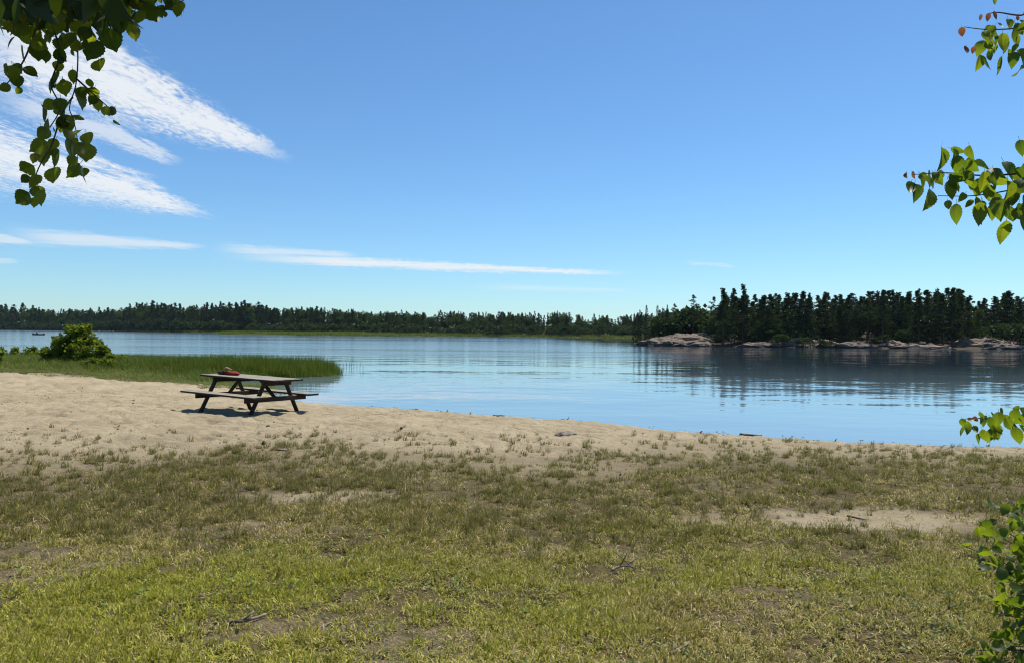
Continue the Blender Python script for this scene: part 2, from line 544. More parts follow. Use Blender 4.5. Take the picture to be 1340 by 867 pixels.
M = dict(
    ground=make_ground(), water=make_water(), rock=make_rock(),
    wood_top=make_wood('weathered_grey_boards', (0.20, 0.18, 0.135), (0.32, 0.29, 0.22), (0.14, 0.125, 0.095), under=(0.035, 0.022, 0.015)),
    wood_dark=make_wood('dark_brown_stained_wood', (0.022, 0.013, 0.009), (0.042, 0.025, 0.016), (0.015, 0.010, 0.008)),
    bark=make_bark('conifer_bark', (0.05, 0.04, 0.032), (0.13, 0.10, 0.08)),
    birch_bark=make_bark('birch_twig_bark', (0.06, 0.045, 0.035), (0.16, 0.13, 0.10)),
    twig=make_bark('dry_twig_bark', (0.10, 0.075, 0.055), (0.27, 0.22, 0.17)),
    driftwood=make_bark('driftwood', (0.05, 0.042, 0.035), (0.22, 0.19, 0.16)),
    birch_leaf=make_leaf('birch_leaf', (0.012, 0.024, 0.006), (0.028, 0.050, 0.010), (0.12, 0.20, 0.006), (0.50, 0.56, 0.020), 0.44, True),
    poplar_leaf=make_leaf('young_tree_leaf', (0.022, 0.050, 0.010), (0.045, 0.080, 0.016), (0.14, 0.24, 0.008), (0.36, 0.43, 0.016), 0.47, True, 0.35, 0.5),
    red_leaf=make_leaf('reddish_young_leaf', (0.09, 0.032, 0.02), (0.14, 0.06, 0.028), (0.32, 0.10, 0.035), (0.36, 0.17, 0.045), 0.45, True),
    shrub_leaf=make_foliage('shrub_leaf', (0.032, 0.062, 0.010), (0.13, 0.165, 0.026), (0.27, 0.34, 0.022), 0.38),
    pine=make_foliage('pine_needles', (0.020, 0.036, 0.014), (0.052, 0.074, 0.024), (0.05, 0.075, 0.012), 0.22),
    spruce=make_foliage('spruce_needles', (0.015, 0.028, 0.016), (0.030, 0.046, 0.022), (0.02, 0.035, 0.01), 0.15),
    broadleaf=make_foliage('broadleaf_foliage', (0.038, 0.065, 0.016), (0.075, 0.105, 0.026), (0.08, 0.12, 0.018), 0.25),
    bush=make_foliage('shore_bush_foliage', (0.025, 0.045, 0.014), (0.06, 0.085, 0.025), (0.05, 0.08, 0.015), 0.2),
    lawn=make_blade('lawn_blade', (0.105, 0.090, 0.012), (0.35, 0.345, 0.036), (0.19, 0.138, 0.046), (0.52, 0.43, 0.175)),
    beach_grass=make_blade('beach_grass_blade', (0.048, 0.043, 0.011), (0.10, 0.092, 0.020), (0.10, 0.072, 0.030), (0.27, 0.21, 0.095)),
    weed=make_blade('weed_leaf', (0.075, 0.11, 0.02), (0.15, 0.20, 0.035), (0.16, 0.13, 0.05), (0.26, 0.22, 0.08)),
    sedge=make_blade('sedge_blade', (0.024, 0.068, 0.006), (0.075, 0.145, 0.012), (0.10, 0.09, 0.025), (0.19, 0.17, 0.055)),
    hull=plain('dark_boat_paint', (0.03, 0.035, 0.045)), cloth_dark=plain('dark_jacket_cloth', (0.03, 0.035, 0.05), 0.9),
    skin=plain('skin', (0.45, 0.28, 0.2), 0.6, 0.1), red_cloth=plain('red_cloth', (0.24, 0.022, 0.018), 0.85, 0.5),
    tan_cloth=plain('tan_strap', (0.38, 0.27, 0.14), 0.85), dark_cloth=plain('dark_brown_cloth', (0.05, 0.03, 0.02), 0.9),
    steel=plain('bolt_steel', (0.25, 0.24, 0.22), 0.5, 0.3, 0.5, 0.8),
)

# ------------------------------------------------------------------ terrain
SHORE_PX = [(330, 507), (362, 518), (400, 527), (450, 531), (500, 535), (570, 540), (640, 545), (715, 550), (790, 553),
            (850, 561), (900, 567), (1000, 573), (1100, 579), (1220, 583), (1340, 588), (1480, 592)]
shore = [tuple(on_z(x, y, 0.0).xy) for x, y in SHORE_PX]
spit = [(-60, 50), (-36, 47.5), (-27, 45.5), (-18.5, 43), (-13.5, 39.5), (-11.2, 33.5), (-12.2, 31), (-11.0, 28.5)]
near_poly = [(-120, -80), (-120, 90)] + spit + shore + [(30, 12.5), (70, 18), (120, 10), (120, -80)]
FAR = [(-900, 700), (-420, 640), (-330, 585), (-285, 540), (-228, 470), (-190, 430), (-150, 395), (-105, 285), (-92, 262), (-70, 262), (-40, 285),
       (0, 300), (40, 292), (62, 275), (85, 290), (130, 330), (260, 400), (900, 500), (900, 3500), (-900, 3500)]
ISLE = [(23, 149), (24, 136), (28, 129), (33, 126), (40, 122), (52, 124), (66, 120), (78, 123), (92, 119), (120, 122), (170, 130),
        (190, 160), (150, 185), (90, 190), (45, 180), (27, 165)]


def turf_boundary(x, y):
    """distance (m) of the ragged lawn edge beyond which sand is bare"""
    b = np.interp(x, [-9, -6.6, -4.3, -3.2, -1.8, 0.3, 1.2, 2.0, 3.2, 6, 9, 12], [9.4, 9.9, 10.2, 11.4, 11.0, 10.5, 10.7, 11.6, 12.4, 12.3, 11.9, 11.6])
    return b + (fbm(x * 0.9, y * 0.9, 3) - 0.5) * 1.6


PATCH = [(2.75, 6.75, 1.35, 0.42, 1.0), (-1.65, 7.35, 0.75, 0.30, 0.8), (-3.0, 5.1, 0.55, 0.45, 0.7), (-0.25, 3.75, 0.6, 0.45, 0.6),
         (-1.35, 4.0, 0.45, 0.22, 0.6), (0.45, 5.5, 0.5, 0.2, 0.45), (3.6, 6.4, 0.6, 0.2, 0.5), (-2.1, 6.1, 0.7, 0.25, 0.5), (1.6, 4.6, 0.5, 0.2, 0.4)]


def bare(x, y):
    v = np.zeros_like(np.asarray(x, float))
    wob = (fbm(x * 2.2, y * 2.2, 9) - 0.5) * 1.3
    for px, py, rx, ry, s in PATCH:
        q = ((x - px) / rx) ** 2 + ((y - py) / ry) ** 2
        v = np.maximum(v, s * sstep(np.sqrt(q) + wob, 1.35, 0.55))
    return v


def near_base(d):
    return np.where(d > 0, 0.58 * (1 - np.exp(-np.clip(d, 0, None) / 4.2)), np.clip(d, -14, 0) * 0.11)


def height(x, y, detail=True):
    x = np.asarray(x, float); y = np.asarray(y, float)
    dn = poly_sdf(x, y, near_poly)
    near = near_base(dn + (fbm(x * 0.8, y * 0.8, 5) - 0.5) * 0.35 * (np.abs(dn) < 3))
    if detail:
        land = sstep(dn, 0.0, 0.8)
        r = np.hypot(x, y)
        k = land * sstep(r, 60, 30)
        near = near + k * ((fbm(x * 0.45, y * 0.45, 21) - 0.5) * 0.10)
        sandy = sstep(y, turf_boundary(x, y) - 1.2, turf_boundary(x, y) + 0.6)
        near = near + k * sandy * ((fbm(x * 1.3, y * 1.3, 31, 3) - 0.5) * 0.07 - 0.045 * sstep(vnoise(x * 3.1, y * 3.1, 33), .60, .86) - 0.06 * sstep(vnoise(x * 5.3 + 7, y * 5.3, 35), .62, .85) + .045 * vnoise(x * 8, y * 8, 36))
        near = near + k * (1 - sandy) * ((fbm(x * 3, y * 3, 41, 3) - 0.5) * 0.045)
    df = poly_sdf(x, y, FAR)
    far = np.where(df > 0, 0.35 * sstep(df, 0, 6) + 1.1 * sstep(df, 25, 90) + 8 * sstep(df, 120, 600) * (0.6 + 0.8 * fbm(x * .004, y * .004, 2)), np.clip(df * 0.1, -2, 0))
    di = poly_sdf(x, y, ISLE)
    isl = np.where(di > 0, 0.30 * sstep(di, 0, 2) + 0.9 * sstep(di, 2, 14) + 1.6 * sstep(di, 8, 26) * fbm(x * .06, y * .06, 8), np.clip(di * 0.15, -2, 0))
    bed = np.full(x.shape, -1.5)
    return np.maximum(np.maximum(near, bed), np.maximum(far, isl))


def gz(x, y):
    return float(height(np.array([x]), np.array([y]))[0])


def build_ground():
    ang = np.concatenate([np.radians(np.arange(-180, -44, 4.0)), np.radians(np.arange(-44, 44, 0.2)), np.radians(np.arange(44, 180, 4.0))])
    rad = np.concatenate([[0.3, 0.9, 1.6, 2.3], np.arange(2.8, 9.0, 0.045), np.arange(9.0, 24.0, 0.075), np.geomspace(24, 60, 70), np.geomspace(62, 700, 90), np.geomspace(740, 3000, 14)])
    A, Rr = np.meshgrid(ang, rad)
    x, y = (Rr * np.sin(A)).ravel(), (Rr * np.cos(A)).ravel()
    z = np.empty_like(x)
    for i in range(0, len(x), 60000):
        z[i:i + 60000] = height(x[i:i + 60000], y[i:i + 60000])
    na, nr = len(ang), len(rad)
    i, j = np.meshgrid(np.arange(nr - 1), np.arange(na), indexing='ij')
    j2 = (j + 1) % na
    q = np.stack([i * na + j, (i + 1) * na + j, (i + 1) * na + j2, i * na + j2], -1).reshape(-1, 4)[:, ::-1]
    v = np.c_[x, y, z]
    v = np.vstack([v, [[0, 0, gz(0, 0)]]])
    c = len(v) - 1
    tri = np.array([[k, c, (k + 1) % na] for k in range(na)])[:, ::-1]
    me = mesh_np('ground', v, [q, tri], True)
    X, Y = v[:, 0], v[:, 1]
    b = turf_boundary(X, Y)
    turf = sstep(Y, b + 0.9, b - 3.8) * (1 - 0.95 * bare(X, Y) * sstep(Y, 5.8, 6.4))
    vattr(me, 'turf', np.clip(turf, 0, 1))
    soil = np.maximum(bare(X, Y) * sstep(Y, 6.2, 5.8), 0.35 * sstep(fbm(X * .7, Y * .7, 61), .5, .7) * turf)
    vattr(me, 'soil', soil)
    dn = poly_sdf(X, Y, near_poly)
    left = sstep(X, -8, -10) * sstep(Y - (24.6 + (-6.5 - X) * 0.22), 0.0, 2.0)
    vattr(me, 'far', np.clip(np.maximum(sstep(np.hypot(X, Y), 60, 80), left), 0, 1))
    vattr(me, 'litter', sstep(poly_sdf(X, Y, ISLE), -2, 0))
    vattr(me, 'wet', 0.85 * sstep(dn, 0.35, 0.05) * (np.hypot(X, Y) < 60))
    o = obj('ground', me, None, M['ground'])
    tag(o, 'sandy beach and lawn ground with lake bed and far shore', 'ground', kind='structure')


build_ground()
s = 2100
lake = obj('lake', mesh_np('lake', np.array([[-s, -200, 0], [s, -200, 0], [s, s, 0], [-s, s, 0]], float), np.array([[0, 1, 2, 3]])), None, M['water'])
tag(lake, 'calm blue lake with ripples and dark reflections of the trees', 'lake', kind='structure')

# ------------------------------------------------------------------ scattered ground cover ("stuff")
def blade_mesh(name, n, rad, hmin, hmax, width, lean, mat, segs=2, flat=0.0, seed=0):
    """a tuft of grass blades: each a bent tapering strip"""
    g = np.random.default_rng(seed)
    V, Fq, Ft, B = [], [], [], []
    for k in range(n):
        a, r = g.uniform(0, 2 * np.pi), rad * np.sqrt(g.uniform())
        base = np.array([r * np.cos(a), r * np.sin(a), -0.004])
        L = g.uniform(hmin, hmax)
        d = g.uniform(0, 2 * np.pi)
        ln = abs(g.normal(lean, lean * .5)) + flat * g.uniform(0.3, 1)
        wd = width * g.uniform(.7, 1.3)
        side = np.array([-np.sin(d), np.cos(d), 0]) * wd / 2
        o, b = len(V), g.uniform()
        for i in range(segs):
            t = i / segs
            ang = ln * (0.35 + 0.9 * t)
            c = base + L * t * np.array([np.cos(d) * np.sin(ang), np.sin(d) * np.sin(ang), np.cos(ang)])
            V += [c - side * (1 - .45 * t), c + side * (1 - .45 * t)]; B += [b, b]
        ang = ln * 1.25
        V.append(base + L * np.array([np.cos(d) * np.sin(ang), np.sin(d) * np.sin(ang), max(np.cos(ang), .06)])); B.append(b)
        for i in range(segs - 1):
            Fq.append([o + 2 * i, o + 2 * i + 1, o + 2 * i + 3, o + 2 * i + 2])
        Ft.append([o + 2 * segs - 2, o + 2 * segs - 1, o + 2 * segs])
    me = mesh_np(name, np.array(V), [np.array(Fq), np.array(Ft)])
    vattr(me, 'bl', np.array(B))
    me.materials.append(mat)
    return me


def weed_mesh(name, n, rad, size, mat, seed):
    """a low rosette of small rounded leaves"""
    g = np.random.default_rng(seed)
    V, Fa, B = [], [], []
    for k in range(n):
        a, r = g.uniform(0, 2 * np.pi), rad * np.sqrt(g.uniform())
        c = np.array([r * np.cos(a), r * np.sin(a), g.uniform(.008, .04)])
        d = a + g.normal(0, .6); L = size * g.uniform(.6, 1.2); W = L * .36; tl = g.uniform(-.2, .5)
        f = np.array([np.cos(d), np.sin(d), tl]); s_ = np.array([-np.sin(d), np.cos(d), g.uniform(-.3, .3)])
        o = len(V)
        V += [c, c + f * L * .35 + s_ * W, c + f * L * .75 + s_ * W * .8, c + f * L, c + f * L * .75 - s_ * W * .8, c + f * L * .35 - s_ * W]
        B += [g.uniform()] * 6
        Fa += [[o, o + 1, o + 2, o + 3], [o, o + 3, o + 4, o + 5]]
    me = mesh_np(name, np.array(V), np.array(Fa)); vattr(me, 'bl', np.array(B)); me.materials.append(mat)
    return me


def scatter(name, label, cat, pts, scl, rotz, idx, tone, dry, meshes, tilt=0.12, zscl=None, group=None):
    """ONE object of kind stuff: instances of the given meshes on its own points"""
    n = len(pts)
    me = bpy.data.meshes.new(name)
    me.vertices.add(n); me.vertices.foreach_set('co', np.ascontiguousarray(pts, np.float32).ravel())
    g = np.random.default_rng(n)
    for nm, vals in (('tone', tone), ('dry', dry)):
        vattr(me, nm, vals)
    a = me.attributes.new('scl', 'FLOAT_VECTOR', 'POINT')
    zs = scl if zscl is None else zscl
    a.data.foreach_set('vector', np.stack([scl, scl, zs], -1).astype(np.float32).ravel())
    a = me.attributes.new('rot', 'FLOAT_VECTOR', 'POINT')
    a.data.foreach_set('vector', np.stack([g.normal(0, tilt, n), g.normal(0, tilt, n), rotz], -1).astype(np.float32).ravel())
    a = me.attributes.new('idx', 'INT', 'POINT')
    a.data.foreach_set('value', np.asarray(idx, np.int32))
    o = obj(name, me)
    ng = bpy.data.node_groups.new(name + '_scatter', 'GeometryNodeTree')
    ng.interface.new_socket('Geometry', in_out='INPUT', socket_type='NodeSocketGeometry')
    ng.interface.new_socket('Geometry', in_out='OUTPUT', socket_type='NodeSocketGeometry')
    N, Lk = ng.nodes, ng.links
    gi, go = N.new('NodeGroupInput'), N.new('NodeGroupOutput')
    iop = N.new('GeometryNodeInstanceOnPoints')
    jn = N.new('GeometryNodeJoinGeometry')
    for k, m in reversed(list(enumerate(meshes))):
        src = bpy.data.objects.new(m.name, m)                 # never linked to the scene
        oi = N.new('GeometryNodeObjectInfo')
        oi.inputs['Object'].default_value = src
        oi.inputs['As Instance'].default_value = True
        Lk.new(oi.outputs['Geometry'], jn.inputs[0])
    def na(nm, typ):
        x = N.new('GeometryNodeInputNamedAttribute'); x.data_type = typ; x.inputs['Name'].default_value = nm
        return x.outputs['Attribute']
    Lk.new(gi.outputs[0], iop.inputs['Points'])
    Lk.new(jn.outputs[0], iop.inputs['Instance'])
    iop.inputs['Pick Instance'].default_value = True
    Lk.new(na('idx', 'INT'), iop.inputs['Instance Index'])
    Lk.new(na('scl', 'FLOAT_VECTOR'), iop.inputs['Scale'])
    e2r = N.new('FunctionNodeEulerToRotation'); Lk.new(na('rot', 'FLOAT_VECTOR'), e2r.inputs[0])
    Lk.new(e2r.outputs[0], iop.inputs['Rotation'])
    Lk.new(iop.outputs[0], go.inputs[0])
    md = o.modifiers.new('scatter', 'NODES'); md.node_group = ng
    return tag(o, label, cat, group, 'stuff')


def in_view(x, y, margin=1.2):
    return np.abs(x) < y * 0.67 + margin


# ---- lawn: short, worn, part green and part straw; thins out towards the sand
def lawn():
    n = 150000
    r = np.sqrt(rng.uniform(2.6 ** 2, 14.6 ** 2, n * 1))
    # more candidates close by: sample depth with density falling off
    y = np.concatenate([rng.uniform(2.8, 7.0, 95000), rng.uniform(6.0, 15.0, 80000)])
    x = rng.uniform(-1, 1, len(y)) * (y * 0.68 + 1.0)
    b = turf_boundary(x, y)
    cover = sstep(y, b + 0.1, b - 5.0) * (0.34 + 0.66 * sstep(y, 6.6, 4.4))
    clump = fbm(x * 2.4, y * 2.4, 71, 3)
    big = fbm(x * .55, y * .55, 75, 3)
    patchy = fbm(x * 1.1 + 5, y * 1.4, 77, 4)
    keep = cover * (1 - 0.93 * bare(x, y)) * (0.20 + 1.2 * sstep(clump, .38, .66)) * (0.55 + .6 * sstep(patchy, .36, .58))
    k = rng.uniform(size=len(x)) < keep * np.where(y < 5.0, 1.0, 0.72)
    x, y, clump, big = x[k], y[k], clump[k], big[k]
    dn = poly_sdf(x, y, near_poly); k = dn > .5; x, y, clump, big = x[k], y[k], clump[k], big[k]
    z = height(x, y)
    # green near the camera and in patches, straw and olive further out
    green = sstep(big, .40, .62) * 0.62 + 0.38 * sstep(y, 6.6, 4.2) + 0.42 * np.exp(-(((x + 1.75) / 1.0) ** 2 + ((y - 4.6) / .5) ** 2)) + 0.22 * sstep(x, 1.0, 2.4) * sstep(y, 6, 4)
    dry = np.clip(1.18 - green * 0.85 + rng.normal(0, .24, len(x)) + 0.3 * bare(x, y), 0, 1)
    tone = np.clip(rng.normal(.33, .22, len(x)) + 0.35 * (green - .45) + .34 * sstep(y, 5.9, 4.3) - .16 * sstep(y, 5.4, 7.0), 0, 1)
    meshes = [blade_mesh('lawn_tuft', 22, .05, .02, .06, .0065, .8, M['lawn'], 2, .6, 1), blade_mesh('lawn_tuft', 18, .055, .015, .05, .0065, 1.0, M['lawn'], 2, .7, 2),
              blade_mesh('lawn_tuft', 24, .05, .025, .075, .006, .65, M['lawn'], 2, .4, 3), blade_mesh('thatch', 20, .07, .03, .085, .005, 1.25, M['lawn'], 2, .3, 4),
              blade_mesh('lawn_tuft', 16, .035, .03, .09, .006, .5, M['lawn'], 3, .2, 5)]
    far = sstep(y, 5.5, 8.5)
    idx = rng.choice(5, len(x), p=[.26, .26, .18, .18, .12])
    scl = rng.uniform(.6, 1.1, len(x)) * (1 + .15 * far)
    scatter('lawn_grass', 'worn short lawn grass, part green and part straw, running from the foreground to the sand', 'grass', np.c_[x, y, z - .002], scl,
            rng.uniform(0, 6.28, len(x)), idx, tone, dry, meshes, .15)
    # taller tufts standing in the sand along the lawn's edge
    y = rng.uniform(5.2, 15.5, 52000); x = rng.uniform(-1, 1, len(y)) * (y * 0.68 + 1.0)
    b = turf_boundary(x, y)
    cl = fbm(x * 1.7, y * 1.7, 81, 3)
    keep = (.8 * sstep(y, b + 0.7, b - 2.8) + .13 * sstep(y, b + 2.6, b + .2)) * sstep(y, 5.0, 6.6) * (0.28 + .72 * sstep(cl, .38, .62)) * (1 - .9 * bare(x, y)) * np.where(x > 1.5, .75, 1)
    k = rng.uniform(size=len(x)) < keep * .5
    x, y = x[k], y[k]
    k = poly_sdf(x, y, near_poly) > .55; x, y = x[k], y[k]
    z = height(x, y)
    meshes = [blade_mesh('beach_tuft', 34, .05, .06, .15, .007, .45, M['beach_grass'], 3, .12, 11), blade_mesh('beach_tuft', 26, .06, .05, .12, .007, .55, M['beach_grass'], 3, .15, 12),
              blade_mesh('beach_tuft', 42, .07, .07, .18, .005, .4, M['beach_grass'], 3, .1, 13)]
    scatter('beach_grass', 'taller olive and straw tufts standing in the sand along the edge of the lawn', 'grass', np.c_[x, y, z - .004],
            rng.uniform(.28, .80, len(x)), rng.uniform(0, 6.28, len(x)), rng.choice(3, len(x)), np.clip(rng.normal(.4, .25, len(x)), 0, 1),
            np.clip(rng.normal(.66, .24, len(x)), 0, 1), meshes, .15)
    # small broad-leaved weeds in the lawn
    y = rng.uniform(2.9, 7.5, 9000); x = rng.uniform(-1, 1, len(y)) * (y * .68 + 1)
    wz = np.exp(-(((x + 1.7) / 1.1) ** 2 + ((y - 4.6) / .55) ** 2)) + .6 * sstep(x, 1.2, 2.6) * sstep(y, 5.5, 4) + .35 * sstep(fbm(x * .9, y * .9, 88), .5, .7)
    k = rng.uniform(size=len(x)) < wz * .55 * (1 - bare(x, y)); x, y = x[k], y[k]
    meshes = [weed_mesh('weed', 10, .05, .020, M['weed'], 1), weed_mesh('weed', 13, .06, .017, M['weed'], 2), weed_mesh('weed', 7, .04, .027, M['weed'], 3)]
    scatter('lawn_weeds', 'low clover-like weeds with rounded leaves spread through the lawn', 'weeds', np.c_[x, y, height(x, y) + .002],
            rng.uniform(.7, 1.25, len(x)), rng.uniform(0, 6.28, len(x)), rng.choice(3, len(x)), rng.uniform(0, 1, len(x)),
            np.clip(rng.normal(.12, .12, len(x)), 0, 1), meshes, .2)
    # dead leaves, chaff and bits of bark
    y = rng.uniform(2.9, 11, 2600); x = rng.uniform(-1, 1, len(y)) * (y * .68 + 1)
    k = poly_sdf(x, y, near_poly) > .6; x, y = x[k], y[k]
    meshes = [weed_mesh('dead_leaf', 1, .01, .030, M['beach_grass'], 21), weed_mesh('dead_leaf', 2, .05, .022, M['beach_grass'], 22)]
    scatter('leaf_litter', 'scattered dead leaves and chaff lying on the lawn and sand', 'leaf litter', np.c_[x, y, height(x, y) + .008],
            rng.uniform(.5, 1.2, len(x)), rng.uniform(0, 6.28, len(x)), rng.choice(2, len(x)), rng.uniform(0, 1, len(x)), np.full(len(x), 1.0), meshes, .35)

    # dark bits of bark, needles and trodden clods on the sand and along the waterline
    y = rng.uniform(9, 30, 9000); x = rng.uniform(-1, 1, len(y)) * (y * .68 + 1)
    d = poly_sdf(x, y, near_poly); b = turf_boundary(x, y)
    line = np.exp(-((d - .55) / .22) ** 2)
    k = (d > .15) & (rng.uniform(size=len(x)) < .10 * sstep(y, b - 1, b + .5) * sstep(fbm(x * .8, y * .8, 66), .4, .6) + .55 * line) & (y < 24.5 + (-6.5 - x) * .2)
    x, y = x[k], y[k]
    meshes = [weed_mesh('bark_bit', 2, .04, .05, M['debris'], 23), weed_mesh('bark_bit', 3, .10, .04, M['debris'], 24), blade_mesh('needle_bits', 9, .09, .04, .11, .008, 1.35, M['debris'], 2, .3, 25)]
    scatter('shore_debris', 'dark bits of bark and needles lying on the sand and along the waterline', 'debris', np.c_[x, y, height(x, y) + .006],
            rng.uniform(.5, 1.3, len(x)), rng.uniform(0, 6.28, len(x)), rng.choice(3, len(x)), rng.uniform(0, 1, len(x)), rng.uniform(0, 1, len(x)), meshes, .2)


M['debris'] = plain('dark_debris', (0.06, 0.045, 0.03), .9, .4)
lawn()


# ---- the green bank on the left: meadow grass, then sedge standing in the shallows
def bank():
    n = 30000
    x = rng.uniform(-46, -7, n); y = rng.uniform(23, 58, n)
    dn = poly_sdf(x, y, near_poly)
    edge = 24.8 + (-6.5 - x) * 0.24 + (fbm(x * .5, y * .5, 91) - .5) * 3.0
    k = (dn > -.6) & (y > edge) & (np.abs(x) < y * .70 + 2)
    x, y, dn, edge = x[k], y[k], dn[k], edge[k]
    tall = sstep(y - edge, 1.2, 5.0)
    z = np.maximum(height(x, y, False), -.15)
    meshes = [blade_mesh('sedge_tuft', 34, .30, .35, .75, .016, .22, M['sedge'], 3, .06, 31), blade_mesh('sedge_tuft', 28, .34, .3, .7, .016, .28, M['sedge'], 3, .1, 32),
              blade_mesh('sedge_tuft', 40, .36, .4, .85, .014, .2, M['sedge'], 3, .05, 33)]
    zs = 0.14 + .40 * tall
    k2 = rng.uniform(size=len(x)) < .25 + .75 * sstep(y - edge, -.2, 2.0)
    x, y, z, zs, tall = x[k2], y[k2], z[k2], zs[k2], tall[k2]
    scatter('meadow_grass', 'green meadow grass and sedge on the low bank behind the sand', 'grass', np.c_[x, y, z], rng.uniform(.8, 1.2, len(x)),
            rng.uniform(0, 6.28, len(x)), rng.choice(3, len(x)), np.clip(fbm(x * .4, y * .4, 95) + rng.normal(0, .15, len(x)), 0, 1),
            np.clip(.16 + .35 * (1 - tall) + rng.normal(0, .14, len(x)), 0, 1), meshes, .06, rng.uniform(.75, 1.2, len(x)) * zs)
    # sedge bed reaching out into the water
    bed = [(-27, 45), (-10.4, 41.0), (-8.7, 39.2), (-8.2, 36.2), (-9.0, 34.2), (-11.5, 33.2), (-14, 31.5), (-16, 30)]
    x = rng.uniform(-27, -7, 9000); y = rng.uniform(29.5, 46, 9000)
    d = poly_sdf(x, y, bed) + (fbm(x, y * .8, 97) - .5) * 1.6
    k = d > 0; x, y, d = x[k], y[k], d[k]
    z = np.maximum(height(x, y, False), -.2)
    meshes = [blade_mesh('sedge_stand', 30, .28, .65, 1.0, .014, .12, M['sedge'], 3, .03, 41), blade_mesh('sedge_stand', 26, .3, .6, 1.05, .015, .15, M['sedge'], 3, .04, 42)]
    scatter('sedge_bed', 'dense green sedge bed growing out into the lake behind the picnic table', 'sedge', np.c_[x, y, z], rng.uniform(.8, 1.2, len(x)),
            rng.uniform(0, 6.28, len(x)), rng.choice(2, len(x)), np.clip(rng.normal(.35, .25, len(x)), 0, 1), np.clip(rng.normal(.08, .1, len(x)), 0, 1), meshes, .05,
            np.interp(x, [-27, -16, -11.5], [.35, .5, 1.0]) * rng.uniform(.6, 1.25, len(x)) * (0.75 + .25 * sstep(d, 0, 1)))
    # a few single stalks off its tip
    st = [(449, 473, 486), (453, 472, 486), (457, 473, 484), (460, 472, 487), (463, 474, 484), (467, 472, 485), (471, 478, 484), (475, 480, 486)]
    for i, (px, y0, y1) in enumerate(st):
        p = on_z(px, (y0 + y1) / 2 + 1.5, 0)
        h = .42 * random.uniform(.8, 1.2)
        b = MB(); b.tube([(0, 0, -.3), (.01, 0, h * .6), (random.uniform(-.08, .08), 0, h)], [.012, .010, .004], 5)
        o = b.build('reed_stalk', M['sedge_plain'], None, True); o.location = p
        tag(o, 'thin single reed stalk standing in open water off the tip of the sedge bed', 'reed', 'single reeds off the sedge bed')


M['sedge_plain'] = plain('reed_stalk_green', (0.035, 0.06, 0.02), .7)
bank()


# ------------------------------------------------------------------ trees on the far shores
def strip_tris(P, D, W, L):
    """tapering leaf-like quads: from P along D, half width W (vectors)"""
    n = len(P)
    V = np.stack([P, P + D * (L * .45)[:, None] + W, P + D * L[:, None], P + D * (L * .45)[:, None] - W], 1).reshape(-1, 3)
    Fq = np.arange(n * 4).reshape(-1, 4)
    return V, Fq


def unit(v):
    return v / np.maximum(np.linalg.norm(v, axis=-1, keepdims=True), 1e-6)


def spray(g, C, rad, n_each, size, wid, flat=1.0, updroop=0.0):
    """clumps: n_each small blades around each centre C"""
    n = len(C) * n_each
    Cc = np.repeat(C, n_each, 0); Rr = np.repeat(rad, n_each)
    off = unit(g.normal(size=(n, 3))) * (g.uniform(size=(n, 1)) ** .4) * Rr[:, None]
    off[:, 2] *= flat
    P = Cc + off * .55
    D = unit(off + g.normal(size=(n, 3)) * .35 * Rr[:, None] + np.array([0, 0, updroop]) * Rr[:, None])
    Wd = unit(np.cross(D, g.normal(size=(n, 3))))
    L = size * g.uniform(.6, 1.3, n)
    return strip_tris(P, D, Wd * (wid * L)[:, None], L)


def pine_mesh(seed, H=10.0, crown0=.28, spread=2.4, windswept=0.0, nb=38, dens=46, open_=0.0):
    """white or red pine: level boughs carrying tufts, ragged outline"""
    g = np.random.default_rng(seed)
    C, Rd, br = [], [], MB()
    for i in range(nb):
        t = crown0 + (1 - crown0) * (i + g.uniform(0, .9)) / nb
        tt = (t - crown0) / (1 - crown0)
        prof = (.72 + .28 * tt / .3) if tt < .3 else (1 - (tt - .3) / .7) ** 1.05 * .95 + .05
        L = spread * prof * g.uniform(.5, 1.3)
        if open_ and g.uniform() < open_:
            continue
        a = g.uniform(0, 2 * np.pi)
        L *= 1 + windswept * np.cos(a)
        z0 = t * H
        rise = g.uniform(-.05, .28) * L
        p0 = np.array([0, 0, z0]); p1 = np.array([np.cos(a) * L, np.sin(a) * L, z0 + rise])
        if L > .7:
            br.tube([p0, (p0 + p1) / 2 + [0, 0, -.03 * L], p1], [.05, .035, .015], 3, False)
        for s_ in np.arange(.35, 1.01, .22 if L > 1 else .35):
            C.append(p0 + (p1 - p0) * s_ + g.normal(0, .12, 3)); Rd.append(g.uniform(.32, .52) * (.42 + .38 * L))
    C.append(np.array([0, 0, H * .975])); Rd.append(.2)
    C.append(np.array([0, 0, H * .94])); Rd.append(.28)
    V, Fq = spray(g, np.array(C), np.array(Rd), dens, .27, .20, .32, .22)
    return V, Fq, br


def spruce_mesh(seed, H=10.0, spread=1.35, nb=170):
    g = np.random.default_rng(seed)
    P, D, L = [], [], []
    for i in range(nb):
        t = .06 + .93 * (i + g.uniform()) / nb
        r = spread * (1 - t) ** .85 * g.uniform(.55, 1.15) + .06
        a = g.uniform(0, 2 * np.pi)
        d = np.array([np.cos(a), np.sin(a), g.uniform(-.45, -.1) + .35 * t]); d /= np.linalg.norm(d)
        for s_ in np.linspace(.15, 1, 6):
            P.append(np.array([0, 0, t * H]) + d * r * s_ * .9)
            dd = d + g.normal(0, .45, 3); D.append(dd / np.linalg.norm(dd)); L.append(.30 + .22 * (1 - t))
    for s_ in range(4):
        P.append(np.array([0, 0, H * (.93 + .02 * s_)])); D.append(np.array([g.normal(0, .1), g.normal(0, .1), 1.0])); L.append(.35)
    P, D, L = np.array(P), np.array(D), np.array(L) * g.uniform(.7, 1.3, len(P))
    Wd = unit(np.cross(D, g.normal(size=D.shape)))
    V, Fq = strip_tris(P, D, Wd * (.2 * L)[:, None], L)
    return V, Fq, MB()


